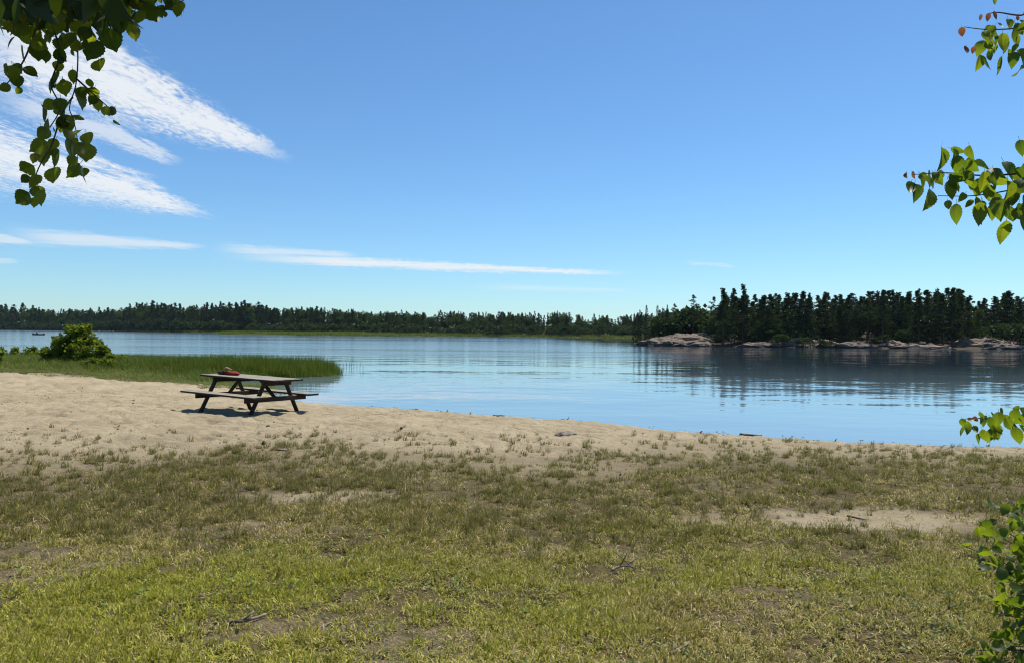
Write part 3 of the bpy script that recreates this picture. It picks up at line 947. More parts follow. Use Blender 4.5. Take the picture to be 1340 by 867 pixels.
def broad_mesh(seed, H=10.0, spread=2.6, n=170, crown0=.12, leaf=.42):
    g = np.random.default_rng(seed)
    k = 7
    lob = np.c_[g.normal(0, spread * .34, (k, 2)), g.uniform(.38, .82, k) * H]
    lr = g.uniform(.5, .8, k) * spread
    i = g.integers(0, k, n)
    d = unit(g.normal(size=(n, 3))); d[:, 2] = np.where(d[:, 2] < -.3, -d[:, 2] * .6, d[:, 2])
    C = lob[i] + d * (lr[i] * g.uniform(.65, 1.05, n))[:, None] * [1, 1, .9]
    C[:, 2] = np.clip(C[:, 2], crown0 * H, H * .99)
    V, Fq = spray(g, C, g.uniform(.4, .7, n), 14, leaf, .32, .8, .1)
    br = MB()
    for q in range(k):
        br.tube([(0, 0, H * .18), tuple(lob[q] * [.5, .5, .6]), tuple(lob[q])], [.09, .06, .02], 4, False)
    return V, Fq, br


def tree_kind(nm, maker, matf, matb, trunk_r=.16, H=10.0, top=.93):
    V, Fq, br = maker
    cm = mesh_np(nm + '_crown', V, Fq); cm.materials.append(matf)
    t = MB()
    g = random.Random(nm)
    pts = [(g.uniform(-.06, .06) if 0 < i < 6 else 0, g.uniform(-.06, .06) if 0 < i < 6 else 0, -.4 + (H * top + .4) * i / 6) for i in range(7)]
    t.tube(pts, [trunk_r * (1 - .85 * i / 6) for i in range(7)], 7, False)
    t.v += []
    o = len(t.v); t.v += br.v; t.f += [tuple(k + o for k in f) for f in br.f]
    tm = t.mesh(nm + '_trunk', matb, True)
    return cm, tm


KIND = {}
for i in range(5):
    KIND['pine%d' % i] = tree_kind('pine%d' % i, pine_mesh(100 + i, spread=[2.7, 2.2, 3.1, 2.5, 2.8][i], crown0=[.22, .30, .18, .12, .34][i]), M['pine'], M['bark'])
for i in range(3):
    KIND['spruce%d' % i] = tree_kind('spruce%d' % i, spruce_mesh(200 + i, spread=[1.25, 1.6, 1.0][i]), M['spruce'], M['bark'], .12)
for i in range(4):
    KIND['broad%d' % i] = tree_kind('broad%d' % i, broad_mesh(300 + i, spread=[2.6, 2.2, 3.0, 2.4][i]), M['broadleaf'], M['bark'], .13, 10, .7)
KIND['open_pine'] = tree_kind('open_pine', pine_mesh(401, crown0=.42, spread=2.9, windswept=.25, nb=34, dens=34, open_=.35), M['pine'], M['bark'], .15)
KIND['flag_pine'] = tree_kind('flag_pine', pine_mesh(402, crown0=.68, spread=2.6, windswept=.3, nb=16, dens=34, open_=.2), M['pine'], M['bark'], .13)
KIND['lean_pine'] = tree_kind('lean_pine', pine_mesh(403, crown0=.35, spread=2.6, windswept=-.75, nb=36, dens=34, open_=.25), M['pine'], M['bark'], .15)
KIND['full_pine'] = tree_kind('full_pine', pine_mesh(404, crown0=.04, spread=3.0, nb=62, dens=46), M['pine'], M['bark'], .2)
NAME = {'pine': 'pine_tree', 'spruce': 'spruce_tree', 'broad': 'broadleaf_tree'}


def tree(kind, x, y, h, label, group=None, wide=1.0, rz=None, name=None, base=None):
    cm, tm = KIND[kind]
    z = gz(x, y) if base is None else base
    k = h / 10.0
    nm = name or NAME.get(kind.rstrip('0123456789'), 'pine_tree')
    e = empty(nm, (x, y, z), (0, 0, random.uniform(0, 6.28) if rz is None else rz), (k * wide, k * wide, k))
    obj('trunk', tm, e); obj('crown', cm, e)
    return tag(e, label, 'tree', group)


def top_h(x, y, px_top):
    """height a tree at (x, y) needs for its top to stand at the image row px_top"""
    d = CR * 0 + CF
    px = CX + F_PX * x / y
    p = at(px, px_top, y)
    return p.z - gz(x, y)


def px_x(px, y):
    return (px - CX) / F_PX * y


# -- the far treeline
LINE = ([0, 15, 30, 45, 60, 80, 95, 130, 155, 170, 200, 225, 250, 275, 300, 335, 350, 375, 400, 425, 450, 470, 500, 525, 560, 600, 640, 680, 700, 740, 770, 800, 830, 860, 900],
        [399, 401, 398, 400, 404, 405, 403, 402, 402, 397, 395, 398, 400, 397, 397, 394, 399, 401, 402, 403, 403, 405, 407, 406, 408, 406, 408, 408, 409, 408, 411, 413, 410, 404, 402])
FAR_DEPTH = ([-160, 0, 130, 220, 330, 420, 500, 700, 840, 900], [640, 600, 530, 450, 405, 370, 335, 330, 330, 330])


def far_shore():
    g = random.Random(5)
    # front row: single trees
    px = -70.0
    while px < 905:
        y = np.interp(px, *FAR_DEPTH) + g.uniform(-4, 10)
        x = px_x(px, y)
        kind_r = g.random()
        mid = 430 < px
        if kind_r < (.30 if mid else .58):
            kd = 'pine%d' % g.randrange(5); lab, gr = 'tall dark pine in the treeline along the far shore', 'pines of the far shore'
        elif kind_r < (.50 if mid else .74):
            kd = 'spruce%d' % g.randrange(3); lab, gr = 'slender pointed spruce in the treeline along the far shore', 'spruces of the far shore'
        else:
            kd = 'broad%d' % g.randrange(4); lab, gr = 'rounded green broadleaf tree in the treeline along the far shore', 'broadleaf trees of the far shore'
        for lim, where in ((60, 'behind the small boat'), (165, 'behind the large bush'), (250, 'left of the picnic table'), (330, 'above the table\'s left half'), (420, 'above the table\'s right half'),
                           (520, 'just right of the sedge bed'), (620, 'left of the picture\'s middle'), (730, 'right of the picture\'s middle'), (830, 'just left of the island'), (9999, 'behind the island\'s left tip')):
            if px < lim:
                lab = lab.replace('in the treeline along the far shore', 'in the far treeline ' + where); break
        low = g.choice([0, 0, 2, 5, 9]) if not kd.startswith('broad') else g.uniform(5, 13)
        h = top_h(x, y, np.interp(px, *LINE) + low + g.uniform(-2, 3))
        tree(kd, x, y, max(h, 3.0), lab, gr, wide=(.85 if kd.startswith('broad') else 1.0) * g.uniform(.85, 1.25))
        px += g.uniform(4.2, 7.0)
    # the wood behind reads as one mass
    P, S, I, ZS = [], [], [], []
    keys = ['pine0', 'pine1', 'pine2', 'pine3', 'spruce0', 'spruce1', 'broad0', 'broad1', 'broad2']
    for k in range(800):
        px = g.uniform(-150, 960); row = g.choice([8, 16, 24, 36, 50])
        y = np.interp(px, *FAR_DEPTH) + row + g.uniform(0, 10); x = px_x(px, y)
        h = top_h(x, y, np.interp(px, *LINE) + g.uniform(0, 8))
        q = g.randrange(len(keys))
        P.append((x, y, gz(x, y))); ZS.append(max(h, 3) / 10); S.append(max(h, 3) / 10 * .95); I.append(q)
    n = len(P)
    scatter('far_wood', 'dark mixed wood filling in behind the treeline on the far shore', 'wood', np.array(P), np.array(S), rng.uniform(0, 6.28, n), I,
            rng.uniform(0, 1, n), rng.uniform(0, 1, n), [KIND[k][0] for k in keys], .03, np.array(ZS))
    # low bushes at the foot of the trees
    bm = [mesh_np('bush', *broad_mesh(500 + i, H=2.0, spread=1.5, n=46, crown0=.02, leaf=.30)[:2]) for i in range(3)]
    for b in bm:
        b.materials.append(M['bush'])
    P = []
    for k in range(760):
        px = g.uniform(-120, 905) if k > 300 else g.uniform(-120, 330)
        y = np.interp(px, *FAR_DEPTH) - g.uniform(2, 16) - (14 if px > 480 else 0) * g.random(); x = px_x(px, y)
        P.append((x, y, gz(x, y)))
    n = len(P); S = rng.uniform(.45, 1.0, n) ** 2 * 2.1
    scatter('far_shore_bushes', 'low green bushes along the foot of the far treeline', 'bushes', np.array(P), S * 1.3, rng.uniform(0, 6.28, n), rng.choice(3, n),
            rng.uniform(0, 1, n), rng.uniform(0, 1, n), bm, .05, S * np.interp([p[0] for p in P], [-200, -120], [1.7, 1.0]))
    # marsh grass at the water's edge
    P = []
    while len(P) < 9000:
        px = g.uniform(-60, 900); d0 = np.interp(px, *FAR_DEPTH)
        y = d0 - g.uniform(0, 120) ; x = px_x(px, y)
        P.append((x, y))
    P = np.array(P); d = poly_sdf(P[:, 0], P[:, 1], FAR); k = (d > -1.5) & (d < 60); P = P[k]
    P = np.c_[P, height(P[:, 0], P[:, 1], False)]
    n = len(P)
    ms = [blade_mesh('marsh_tuft', 26, 1.1, .5, 1.1, .10, .25, M['sedge'], 2, .1, 51), blade_mesh('marsh_tuft', 22, 1.3, .4, 1.0, .10, .3, M['sedge'], 2, .1, 52)]
    scatter('marsh_grass', 'yellow-green marsh grass fringing the far shore', 'marsh grass', P, rng.uniform(.8, 1.3, n), rng.uniform(0, 6.28, n), rng.choice(2, n),
            np.clip(fbm(P[:, 0] * .02, P[:, 1] * .02, 7) + rng.normal(0, .12, n), 0, 1), np.clip(rng.normal(.25, .15, n), 0, 1), ms, .05)
    return bm


bush_meshes = far_shore()


# -- the rocky island
def rock(name, label, x, y, rx, ry, h, seed, z=None, rz=0.0, group=None, cat='rock'):
    """whale-backed granite: a flattened, cracked dome"""
    nu, nv = 64, 26
    u = np.linspace(0, 2 * np.pi, nu, endpoint=False); v = np.linspace(0, np.pi / 2, nv)
    Uu, Vv = np.meshgrid(u, v)
    X, Y, Z = np.cos(Uu) * np.cos(Vv), np.sin(Uu) * np.cos(Vv), np.sin(Vv)
    k = 1 + .9 * (fbm(X * 2.2 + seed, Y * 2.2 + Z * 1.5, seed, 4) - .5)
    st = np.floor((Z * 4 + fbm(X * 2, Y * 2, seed + 5) * 1.6)) / 4.0         # ledges
    zz = (Z * .40 + .60 * np.clip(st, 0, 1)) * (0.45 + .9 * fbm(X * 2.6 + 9, Y * 2.6, seed + 3)) * (1 - .35 * sstep(vnoise(X * 5 + seed, Y * 3, seed + 8), .6, .8))
    zz[0] = -0.25
    Vt = np.stack([X * rx * k, Y * ry * k, zz * h], -1).reshape(-1, 3)
    i, j = np.meshgrid(np.arange(nv - 1), np.arange(nu), indexing='ij'); j2 = (j + 1) % nu
    q = np.stack([i * nu + j, i * nu + j2, (i + 1) * nu + j2, (i + 1) * nu + j], -1).reshape(-1, 4)
    me = mesh_np(name, Vt, q, False)
    o = obj(name, me, None, M['rock'])
    o.location = (x, y, (gz(x, y) - .1) if z is None else z); o.rotation_euler.z = rz
    return tag(o, label, cat, group)


def island():
    g = random.Random(9)
    # granite
    rk = [(868, 131, 4.3, 3.0, 1.5, 'low grey granite ledge sloping into the lake at the island\'s left tip'),
          (893, 134, 5.2, 3.4, 1.55, 'broad humped granite outcrop behind the island\'s left tip'),
          (918, 136, 4.4, 3.0, 1.4, 'granite hump rising under the tall open pine'),
          (905, 128, 3.6, 2.0, 1.15, 'pale flat granite shelf at the water left of the large dark pine'),
          (846, 133, 1.1, .9, .7, 'small dark boulder in the water off the island\'s left tip'),
          (995, 123, 3.6, 1.6, .95, 'pale granite shelf at the water right of the large dark pine'),
          (1042, 125, 3.0, 1.8, 1.5, 'granite shelf behind the small green shore bushes'),
          (1075, 125, 3.2, 1.6, 1.25, 'long pale granite shelf at the middle of the island shore'),
          (1118, 123, 3.4, 1.6, 1.0, 'sunlit granite shelf below the lone bare trunk'),
          (1170, 124, 2.4, 1.6, 1.2, 'rounded granite boulder half in the shade of the pines'),
          (1208, 121, 4.0, 1.5, .85, 'thin pale granite slab lying at the water under the darkest pines'),
          (1285, 128, 4.6, 3.2, 1.7, 'sloping brown granite bank near the right edge of the picture'),
          (1312, 123, 4.0, 1.8, 1.2, 'low granite shelf at the foot of the brown bank on the right')]
    for i, (px, y, rx, ry, h, lab) in enumerate(rk):
        rock('granite_outcrop' if rx > 1.5 else 'boulder', lab, px_x(px, y), y, rx, ry, h, 20 + i, z=-.1 if y < 128 else None, rz=g.uniform(-.15, .15), cat='rock')
    # single trees that stand out: (kind, px, depth, top row, width, label)
    one = [('full_pine', 946, 126, 379, 1.0, 'large dark pine with boughs down to the water at the island\'s left end', .4),
           ('full_pine', 972, 130, 374, .85, 'tallest dark pine on the island, second from its left end', 1.3),
           ('open_pine', 907, 140, 386, .80, 'windswept open pine standing alone above the granite hump', 0.0),
           ('lean_pine', 934, 136, 388, .75, 'pine with bare upswept boughs reaching left over the granite', 0.0),
           ('flag_pine', 882, 152, 398, .80, 'flat-topped small pine among the spruces left of the granite', .5),
           ('spruce1', 846, 160, 400, .85, 'tall pointed spruce behind the island\'s left tip', .2),
           ('spruce0', 860, 160, 400, .85, 'pointed spruce right of the tallest one behind the left tip', .9),
           ('spruce2', 867, 158, 403, .8, 'thin spire-like spruce behind the granite ledge', .9),
           ('spruce2', 873, 158, 399, .7, 'thinnest spruce left of the flat-topped pine', .4),
           ('spruce0', 837, 166, 406, .9, 'short spruce left of the tall pointed one at the left tip', .3),
           ('spruce1', 830, 170, 411, .9, 'lowest spruce at the far left of the island', .3),
           ('open_pine', 1001, 134, 388, .7, 'thin-crowned pine with sky between its boughs right of the tallest pine', .8),
           ('open_pine', 1015, 138, 384, .8, 'open grey-green pine crown rising over the island wood', 2.0),
           ('pine1', 1155, 125, 382, .8, 'pine with a pale bare trunk standing on the shore shelf', 2.0),
           ('broad1', 1276, 131, 402, .7, 'light green broadleaf tree right of the dark pine block', 1.0)]
    for kd, px, y, top, wd, lab, rz in one:
        x = px_x(px, y)
        tree(kd, x, y, top_h(x, y, top), lab, None, wd, rz)
    # the block of pines
    ILINE = ([925, 960, 985, 1010, 1035, 1050, 1065, 1090, 1110, 1130, 1150, 1170, 1185, 1210, 1225, 1240, 1262, 1275, 1290, 1300, 1320, 1340, 1500],
             [390, 380, 388, 388, 386, 382, 385, 384, 386, 384, 380, 379, 381, 380, 378, 377, 380, 396, 390, 384, 383, 386, 385])
    px = 950.0
    while px < 1450:
        for y in (129 + g.uniform(-3, 3), 138 + g.uniform(-4, 4), 148 + g.uniform(-4, 4), 158 + g.uniform(-4, 4)):
            p = px + g.uniform(-4, 4)
            x = px_x(p, y)
            front = y < 134
            if front and (1270 < p < 1330):
                continue
            top = np.interp(p, *ILINE) + (g.uniform(-2, 9) if not front else g.choice([0, 4, 9, 16, 24]))
            kd = g.choice(['pine0', 'pine1', 'pine2', 'pine3', 'pine4', 'pine0', 'full_pine', 'spruce1'])
            lab, gr = ('pine in the dense dark wood on the rocky island', 'pines of the island wood') if kd != 'spruce1' else ('spruce in the dense dark wood on the rocky island', 'spruces of the island wood')
            row = 'front row' if front else ('second row' if y < 148 else 'back row')
            for lim, where in ((1010, 'beside the tallest pine'), (1065, 'right of the open grey-green pine'), (1120, 'behind the mid-shore shelves'), (1175, 'around the pale bare trunk'), (1225, 'above the thin pale slab'),
                               (1275, 'in its darkest block'), (1345, 'near the right edge'), (9999, 'beyond the right edge')):
                if p < lim:
                    lab = '%s in the %s of the island wood %s' % ('pine' if kd != 'spruce1' else 'spruce', row, where); break
            tree(kd, x, y, max(top_h(x, y, top), 4), lab, gr, g.uniform(.95, 1.4))
        px += g.uniform(9, 13)
    # bushes behind the granite on the left and under the pines
    for px, y, s_, lab in ((905, 146, 2.6, 'wide dark green bush on the hump behind the granite'), (925, 143, 2.3, 'dark green bush at the foot of the leaning pine'),
                           (885, 146, 2.0, 'dark green bush between the spruces and the granite'), (860, 148, 1.9, 'bush at the island\'s left tip below the spruces'),
                           (1021, 122.5, .95, 'small round green bush on the shore shelf'), (1055, 122.5, .8, 'smaller green bush on the shore shelf, right of the round one'),
                           (1080, 123, .7, 'dark low bush beside the pale shelf in mid shore'), (1330, 125, 1.7, 'light green bush at the right edge on the granite bank'),
                           (1310, 131, 1.5, 'green bush on top of the brown bank on the right')):
        e = empty('shore_bush', (px_x(px, y), y, gz(px_x(px, y), y) - .1), (0, 0, g.uniform(0, 6)), (s_ * 1.35, s_ * 1.2, s_))
        b = MB()
        for q in range(5):
            a = q * 1.26; b.tube([(0, 0, 0), (.3 * math.cos(a), .3 * math.sin(a), .6), (.7 * math.cos(a), .7 * math.sin(a), 1.2)], [.05, .03, .01], 4, False)
        b.build('stem', M['bark'], e); obj('foliage', bush_meshes[g.randrange(3)], e)
        tag(e, lab, 'bush')
    P = []
    for k in range(330):
        px = g.uniform(835, 1440); y = g.uniform(127, 170)
        if 840 < px < 930 and y < 142:
            continue
        x = px_x(px, y)
        if poly_sdf(np.array([x]), np.array([y]), ISLE)[0] > 3:
            P.append((x, y, gz(x, y)))
    n = len(P); S = rng.uniform(.5, 1.5, n)
    scatter('island_undergrowth', 'dark undergrowth beneath the trees of the island', 'undergrowth', np.array(P), S * 1.2, rng.uniform(0, 6.28, n), rng.choice(3, n),
            rng.uniform(0, 1, n), rng.uniform(0, 1, n), bush_meshes, .05, S)


island()

# ------------------------------------------------------------------ picnic table
def picnic_table():
    LX = 1.09                                   # half length
    tx, ty = -5.28, 15.60
    e = empty('picnic_table', (tx, ty, gz(tx, ty) - .015), (-0.010, 0.018, -0.5503))
    tag(e, 'weathered wooden picnic table with attached benches standing on the sand', 'picnic table')
    g = random.Random(3)
    def plank(name, y, z, w_, mat, lx=LX, thk=.038):
        b = MB(); d = g.uniform(-.012, .012)
        b.box((d, y + g.uniform(-.002, .002), z + g.uniform(-.002, .002)), (lx * 2, w_, thk), None, .005)
        return b.build(name, mat, e)
    for i in range(5):
        plank('tabletop_board', (-2 + i) * .148, .745, .140, M['wood_top'])
    for s_ in (-1, 1):
        for k in (0, 1):
            plank('seat_board', s_ * (.60 + k * .148), .435, .140, M['wood_top'])
    for fx in (-.72, .72):
        for s_ in (-1, 1):
            b = MB(); b.bar((fx, s_ * .24, .725), (fx, s_ * .66, -.06), .038, .092, (1, 0, 0), .005)
            lg = b.build('leg', M['wood_dark'], e)
        # the cleat under the top and the bearer under the seats sit beside the legs
        b = MB(); b.bar((fx + .042, -.36, .678), (fx + .042, .36, .678), .040, .09, (0, 0, 1), .005); b.build('top_cleat', M['wood_dark'], e)
        b = MB(); b.bar((fx + .042, -.76, .369), (fx + .042, .76, .369), .040, .09, (0, 0, 1), .005); br = b.build('seat_bearer', M['wood_dark'], e)
        for s_ in (-1, 1):
            for dz, yy in ((.37, .44), (.675, .27)):
                b = MB(); b.tube([(fx - .034, s_ * yy, dz), (fx - .020, s_ * yy, dz)], .011, 6); b.build('bolt', M['steel'], e)
        sx = -1 if fx > 0 else 1
        b = MB(); b.bar((fx + .06 if sx > 0 else fx + .02, 0, .372), (fx + sx * .40, 0, .70), .038, .075, (0, 1, 0), .005); b.build('brace', M['wood_dark'], e)
    b = MB(); b.box((0, 0, .700), (.04, .70, .045), None, .004); b.build('centre_cleat', M['wood_dark'], e)
    # the crumpled red bundle left on its far end
    mtx = Matrix.LocRotScale(e.location, e.rotation_euler, None)
    p = mtx @ Vector((-.62, -.02, .766))
    r = empty('red_bundle', p, (0, 0, -.5))
    tag(r, 'small crumpled red bundle with a tan strap left on the picnic table', 'bundle')
    def lump(name, c, rad, mat, sd):
        nu, nv = 26, 14
        u = np.linspace(0, 2 * np.pi, nu, endpoint=False); v = np.linspace(-.5 * np.pi, .5 * np.pi, nv)
        Uu, Vv = np.meshgrid(u, v)
        X, Y, Z = np.cos(Uu) * np.cos(Vv), np.sin(Uu) * np.cos(Vv), np.sin(Vv)
        k = .75 + .7 * (fbm(X * 2.2 + sd, Y * 2.2 + Z * 1.7, sd, 4) - .25)
        P = np.stack([c[0] + X * k * rad[0], c[1] + Y * k * rad[1], np.maximum(c[2] + Z * k * rad[2], .002)], -1).reshape(-1, 3)
        i, j = np.meshgrid(np.arange(nv - 1), np.arange(nu), indexing='ij'); j2 = (j + 1) % nu
        q = np.stack([i * nu + j, i * nu + j2, (i + 1) * nu + j2, (i + 1) * nu + j], -1).reshape(-1, 4)
        return obj(name, mesh_np(name, P, q, True), r, mat)
    lump('red_fold', (.12, 0, .03), (.16, .12, .05), M['red_cloth'], 3)
    lump('red_fold', (-.05, .03, .035), (.13, .11, .045), M['red_cloth'], 7)
    lump('dark_fold', (-.19, .0, .03), (.12, .10, .06), M['dark_cloth'], 11)
    b = MB(); b.tube([(-.15, -.02, .11), (-.06, -.03, .145), (.03, -.03, .12), (.09, -.02, .10)], [.014, .02, .018, .012], 6); b.build('strap', M['tan_cloth'], r, True)


picnic_table()


# ------------------------------------------------------------------ boat far out on the left
def person_mesh(name, joints, edges, root, mat):
    me = bpy.data.meshes.new(name)
    me.from_pydata([j[:3] for j in joints], edges, [])
    o = obj(name, me)
    o.modifiers.new('skin', 'SKIN'); sv = me.skin_vertices[0].data
    for i, j in enumerate(joints):
        sv[i].radius = (j[3], j[4] if len(j) > 4 else j[3]); sv[i].use_root = (i == root)
    sb = o.modifiers.new('sub', 'SUBSURF'); sb.levels = sb.render_levels = 1
    me.materials.append(mat)
    return o


def boat():
    p = on_z(50.5, 438.2, 0.0)
    e = empty('rowing_boat', (p.x, p.y, 0), (0, 0, .06))
    tag(e, 'small dark open boat far out on the lake near the left edge', 'boat')
    nst, L = 13, 1.65
    V, Fq = [], []
    for i in range(nst):
        t = -1 + 2 * i / (nst - 1)
        wd = .52 * (1 - abs(t) ** 2.6) + .02; sh = .30 + .16 * t * t
        for (a, zz) in ((-1, sh), (-.85, .05), (-.4, -.14), (.4, -.14), (.85, .05), (1, sh), (.9, sh), (.7, .04), (-.7, .04), (-.9, sh)):
            V.append((t * L, a * wd, zz))
    for i in range(nst - 1):
        for k in range(10):
            Fq.append((i * 10 + k, i * 10 + (k + 1) % 10, (i + 1) * 10 + (k + 1) % 10, (i + 1) * 10 + k))
    b = MB(); b.add(V, Fq); b.build('hull', M['hull'], e)
    for x in (-.6, .35):
        b = MB(); b.box((x, 0, .20), (.22, .86, .03), None, .005); b.build('thwart', M['wood_dark'], e)
    b = MB(); b.box((-1.52, 0, .42), (.18, .2, .32), None, .03); b.box((-1.62, 0, .05), (.06, .06, .5)); b.build('outboard_motor', M['hull'], e)
    # a seated figure, knees forward, hands on the knees
    J = [(0, 0, .12, .14, .17), (.02, 0, .36, .12, .17), (.03, 0, .54, .11, .19), (.04, 0, .66, .05), (.06, 0, .76, .085, .075), (.06, 0, .86, .075, .07),
         (.03, .20, .55, .05), (.10, .25, .30, .042), (.30, .20, .22, .035), (.38, .18, .20, .03), (.03, -.20, .55, .05), (.10, -.25, .30, .042), (.30, -.20, .22, .035), (.38, -.18, .20, .03),
         (.10, .10, .10, .085), (.44, .12, .14, .06), (.40, .12, -.10, .045), (.50, .12, -.12, .035), (.10, -.10, .10, .085), (.44, -.12, .14, .06), (.40, -.12, -.10, .045), (.50, -.12, -.12, .035)]
    E_ = [(0, 1), (1, 2), (2, 3), (3, 4), (4, 5), (2, 6), (6, 7), (7, 8), (8, 9), (2, 10), (10, 11), (11, 12), (12, 13), (0, 14), (14, 15), (15, 16), (16, 17), (0, 18), (18, 19), (19, 20), (20, 21)]
    f = person_mesh('person', J, E_, 0, M['cloth_dark'])
    f.location = (p.x - .55, p.y, .21); f.rotation_euler.z = .06
    tag(f, 'person in dark clothes sitting in the small boat', 'person')
    hd = MB(); hd.tube([(.065, 0, .74), (.068, 0, .79), (.066, 0, .85), (.06, 0, .885)], [.06, .088, .08, .03], 8); hd.build('face', M['skin'], f, True)


boat()


# ------------------------------------------------------------------ the bush on the bank and its smaller neighbour
def leaf_cloud(g, C, R, n, size, flat=.9):
    """n leaf quads spread through lobes with centres C and radii R, denser towards the skin"""
    i = g.integers(0, len(C), n)
    d = unit(g.normal(size=(n, 3)))
    P = C[i] + d * (R[i] * g.uniform(.25, 1.08, n) ** .55)[:, None] * [1, 1, flat]
    D = unit(d * .6 + g.normal(size=(n, 3)) * .8)
    Wd = unit(np.cross(D, g.normal(size=(n, 3))))
    L = size * g.uniform(.6, 1.35, n)
    return strip_tris(P, D, Wd * (.34 * L)[:, None], L)


def bank_bush(x, y, lobes, n, label, name='leafy_bush', size=.13):
    g = np.random.default_rng(int(abs(x * 100)))
    z0 = gz(x, y)
    e = empty(name, (x, y, z0)); tag(e, label, 'bush')
    C = np.array([l[:3] for l in lobes], float); Rr = np.array([l[3] for l in lobes], float)
    sub, sr = [], []
    for c, r in zip(C, Rr):                       # break each lobe into ragged clumps
        for q in range(14):
            d = g.normal(size=3); d /= np.linalg.norm(d)
            sub.append(c + d * r * g.uniform(.45, .98)); sr.append(r * g.uniform(.22, .42))
    sub, sr = np.array(sub), np.array(sr); sub[:, 2] = np.maximum(sub[:, 2], .1)
    V, Fq = leaf_cloud(g, sub, sr, n, size)
    V[:, 2] = np.maximum(V[:, 2], -.02)
    fo = obj('foliage', mesh_np('foliage', V, Fq), e, M['shrub_leaf']); fo['kind'] = 'stuff'
    for q in range(7):
        c = C[q % len(C)]
        b = MB(); b.tube([(g.uniform(-.3, .3), g.uniform(-.2, .2), -.1), tuple(c * [.6, .6, .5]), tuple(c + [g.uniform(-.3, .3), 0, .3])], [.03, .02, .006], 5, False)
        b.build('stem', M['bark'], e)


yb = 33.5
bank_bush(px_x(98, yb), yb, [(-.55, 0, .6, .68), (0, 0, .95, .80), (.15, .1, 1.28, .55), (.6, 0, .72, .62), (1.15, 0, .38, .42), (-.95, 0, .35, .42), (.5, -.3, .35, .5), (0, -.35, .45, .65), (1.65, 0, .22, .28), (2.1, -.1, .15, .2)], 15000,
          'large rounded dark green bush on the bank, its top lit')
bank_bush(px_x(-14, yb - 3), yb - 3, [(0, 0, .45, .42), (-.5, 0, .6, .5)], 4000, 'small bush cut by the left edge of the picture')
bank_bush(px_x(132, 31), 31, [(0, 0, .2, .3), (.5, 0, .18, .25), (-.4, 0, .2, .28), (1.0, 0, .15, .2)], 2200, 'low light green weeds in front of the large bush', 'low_bush', .10)
bank_bush(px_x(40, 38), 38, [(0, 0, .35, .35), (.7, 0, .3, .35), (-.6, 0, .4, .4)], 2800, 'low leafy growth on the bank between the two bushes', 'low_bush', .11)


# ------------------------------------------------------------------ the overhanging leaves
def leaf_mesh(name, mat, wide=.40, tip=.18, fold=.16, curl=.12, serr=.035):
    """one leaf, unit length along +Y from its stalk, folded on the midrib, with toothed edge"""
    n = 16
    left, mid = [], []
    for i in range(n + 1):
        t = i / n
        body = math.sin(math.pi * min(t / (1 - tip * .35), 1) ** .72) ** .85 if t < 1 else 0
        if t > 1 - tip:
            body = min(body, .22 * (1 - t) / tip + .02)
        wv = wide * body * (1 + (serr * 2 if i % 2 else -serr))
        zc = -curl * (t - .3) ** 2
        left.append((wv, t, zc + fold * wv * (1.0 - .5 * t))); mid.append((0, t, zc))
    V = [(0, t, z) for _, t, z in mid] + [(x, t, z) for x, t, z in left] + [(-x, t, z) for x, t, z in left]
    Fq = []
    for i in range(n):
        Fq.append((i, n + 1 + i, n + 2 + i, i + 1)); Fq.append((i, i + 1, 2 * n + 3 + i, 2 * n + 2 + i))
    o = len(V)                                            # the stalk
    V += [(-.012, -.22, .02), (.012, -.22, .02), (.012, .02, 0), (-.012, .02, 0)]
    Fq.append((o, o + 1, o + 2, o + 3))
    me = bpy.data.meshes.new(name); me.from_pydata(V, [], Fq); me.update(); me.materials.append(mat)
    return me


LEAF = {'birch': [leaf_mesh('birch_leaf', M['birch_leaf'], .40, .2, .2, .2), leaf_mesh('birch_leaf', M['birch_leaf'], .36, .24, -.15, .35), leaf_mesh('birch_leaf', M['birch_leaf'], .42, .2, .35, -.2)],
        'young': [leaf_mesh('young_leaf', M['poplar_leaf'], .30, .1, .3, .5), leaf_mesh('young_leaf', M['poplar_leaf'], .33, .12, -.25, .6), leaf_mesh('young_leaf', M['poplar_leaf'], .28, .1, .55, -.45), leaf_mesh('young_leaf', M['poplar_leaf'], .31, .1, .8, .3)],
        'red': [leaf_mesh('red_leaf', M['red_leaf'], .34, .14, .5, .5), leaf_mesh('red_leaf', M['red_leaf'], .32, .14, .3, -.4)]}
lg = random.Random(21)


def leaf(parent, kind, p, size, phi, twist=None, lean=None):
    """a leaf centred at p; phi = direction of its tip in the picture plane, 0 hanging straight down"""
    tipd = (-CU * math.cos(phi) + CR * math.sin(phi) + CF * (lg.gauss(0, .35) if lean is None else lean)).normalized()
    nrm = -CF - tipd * (-CF).dot(tipd)
    nrm.normalize()
    tw = lg.gauss(0, .75) if twist is None else twist
    nrm = Matrix.Rotation(tw, 3, tipd) @ nrm
    xax = tipd.cross(nrm)
    o = bpy.data.objects.new('leaf', lg.choice(LEAF[kind]))
    col.objects.link(o)
    o.parent = parent
    Mx = Matrix((xax, tipd, nrm)).transposed().to_4x4()
    base = p - tipd * size * .5
    o.matrix_local = Matrix.Translation(base) @ Mx @ Matrix.Diagonal((size, size, size, 1))
    return o


def limb(name, pts, r0, r1, parent, mat, sides=6):
    b = MB(); n = len(pts)
    b.tube(pts, [r0 + (r1 - r0) * i / (n - 1) for i in range(n)], sides, True)
    return b.build(name, mat, parent, True)


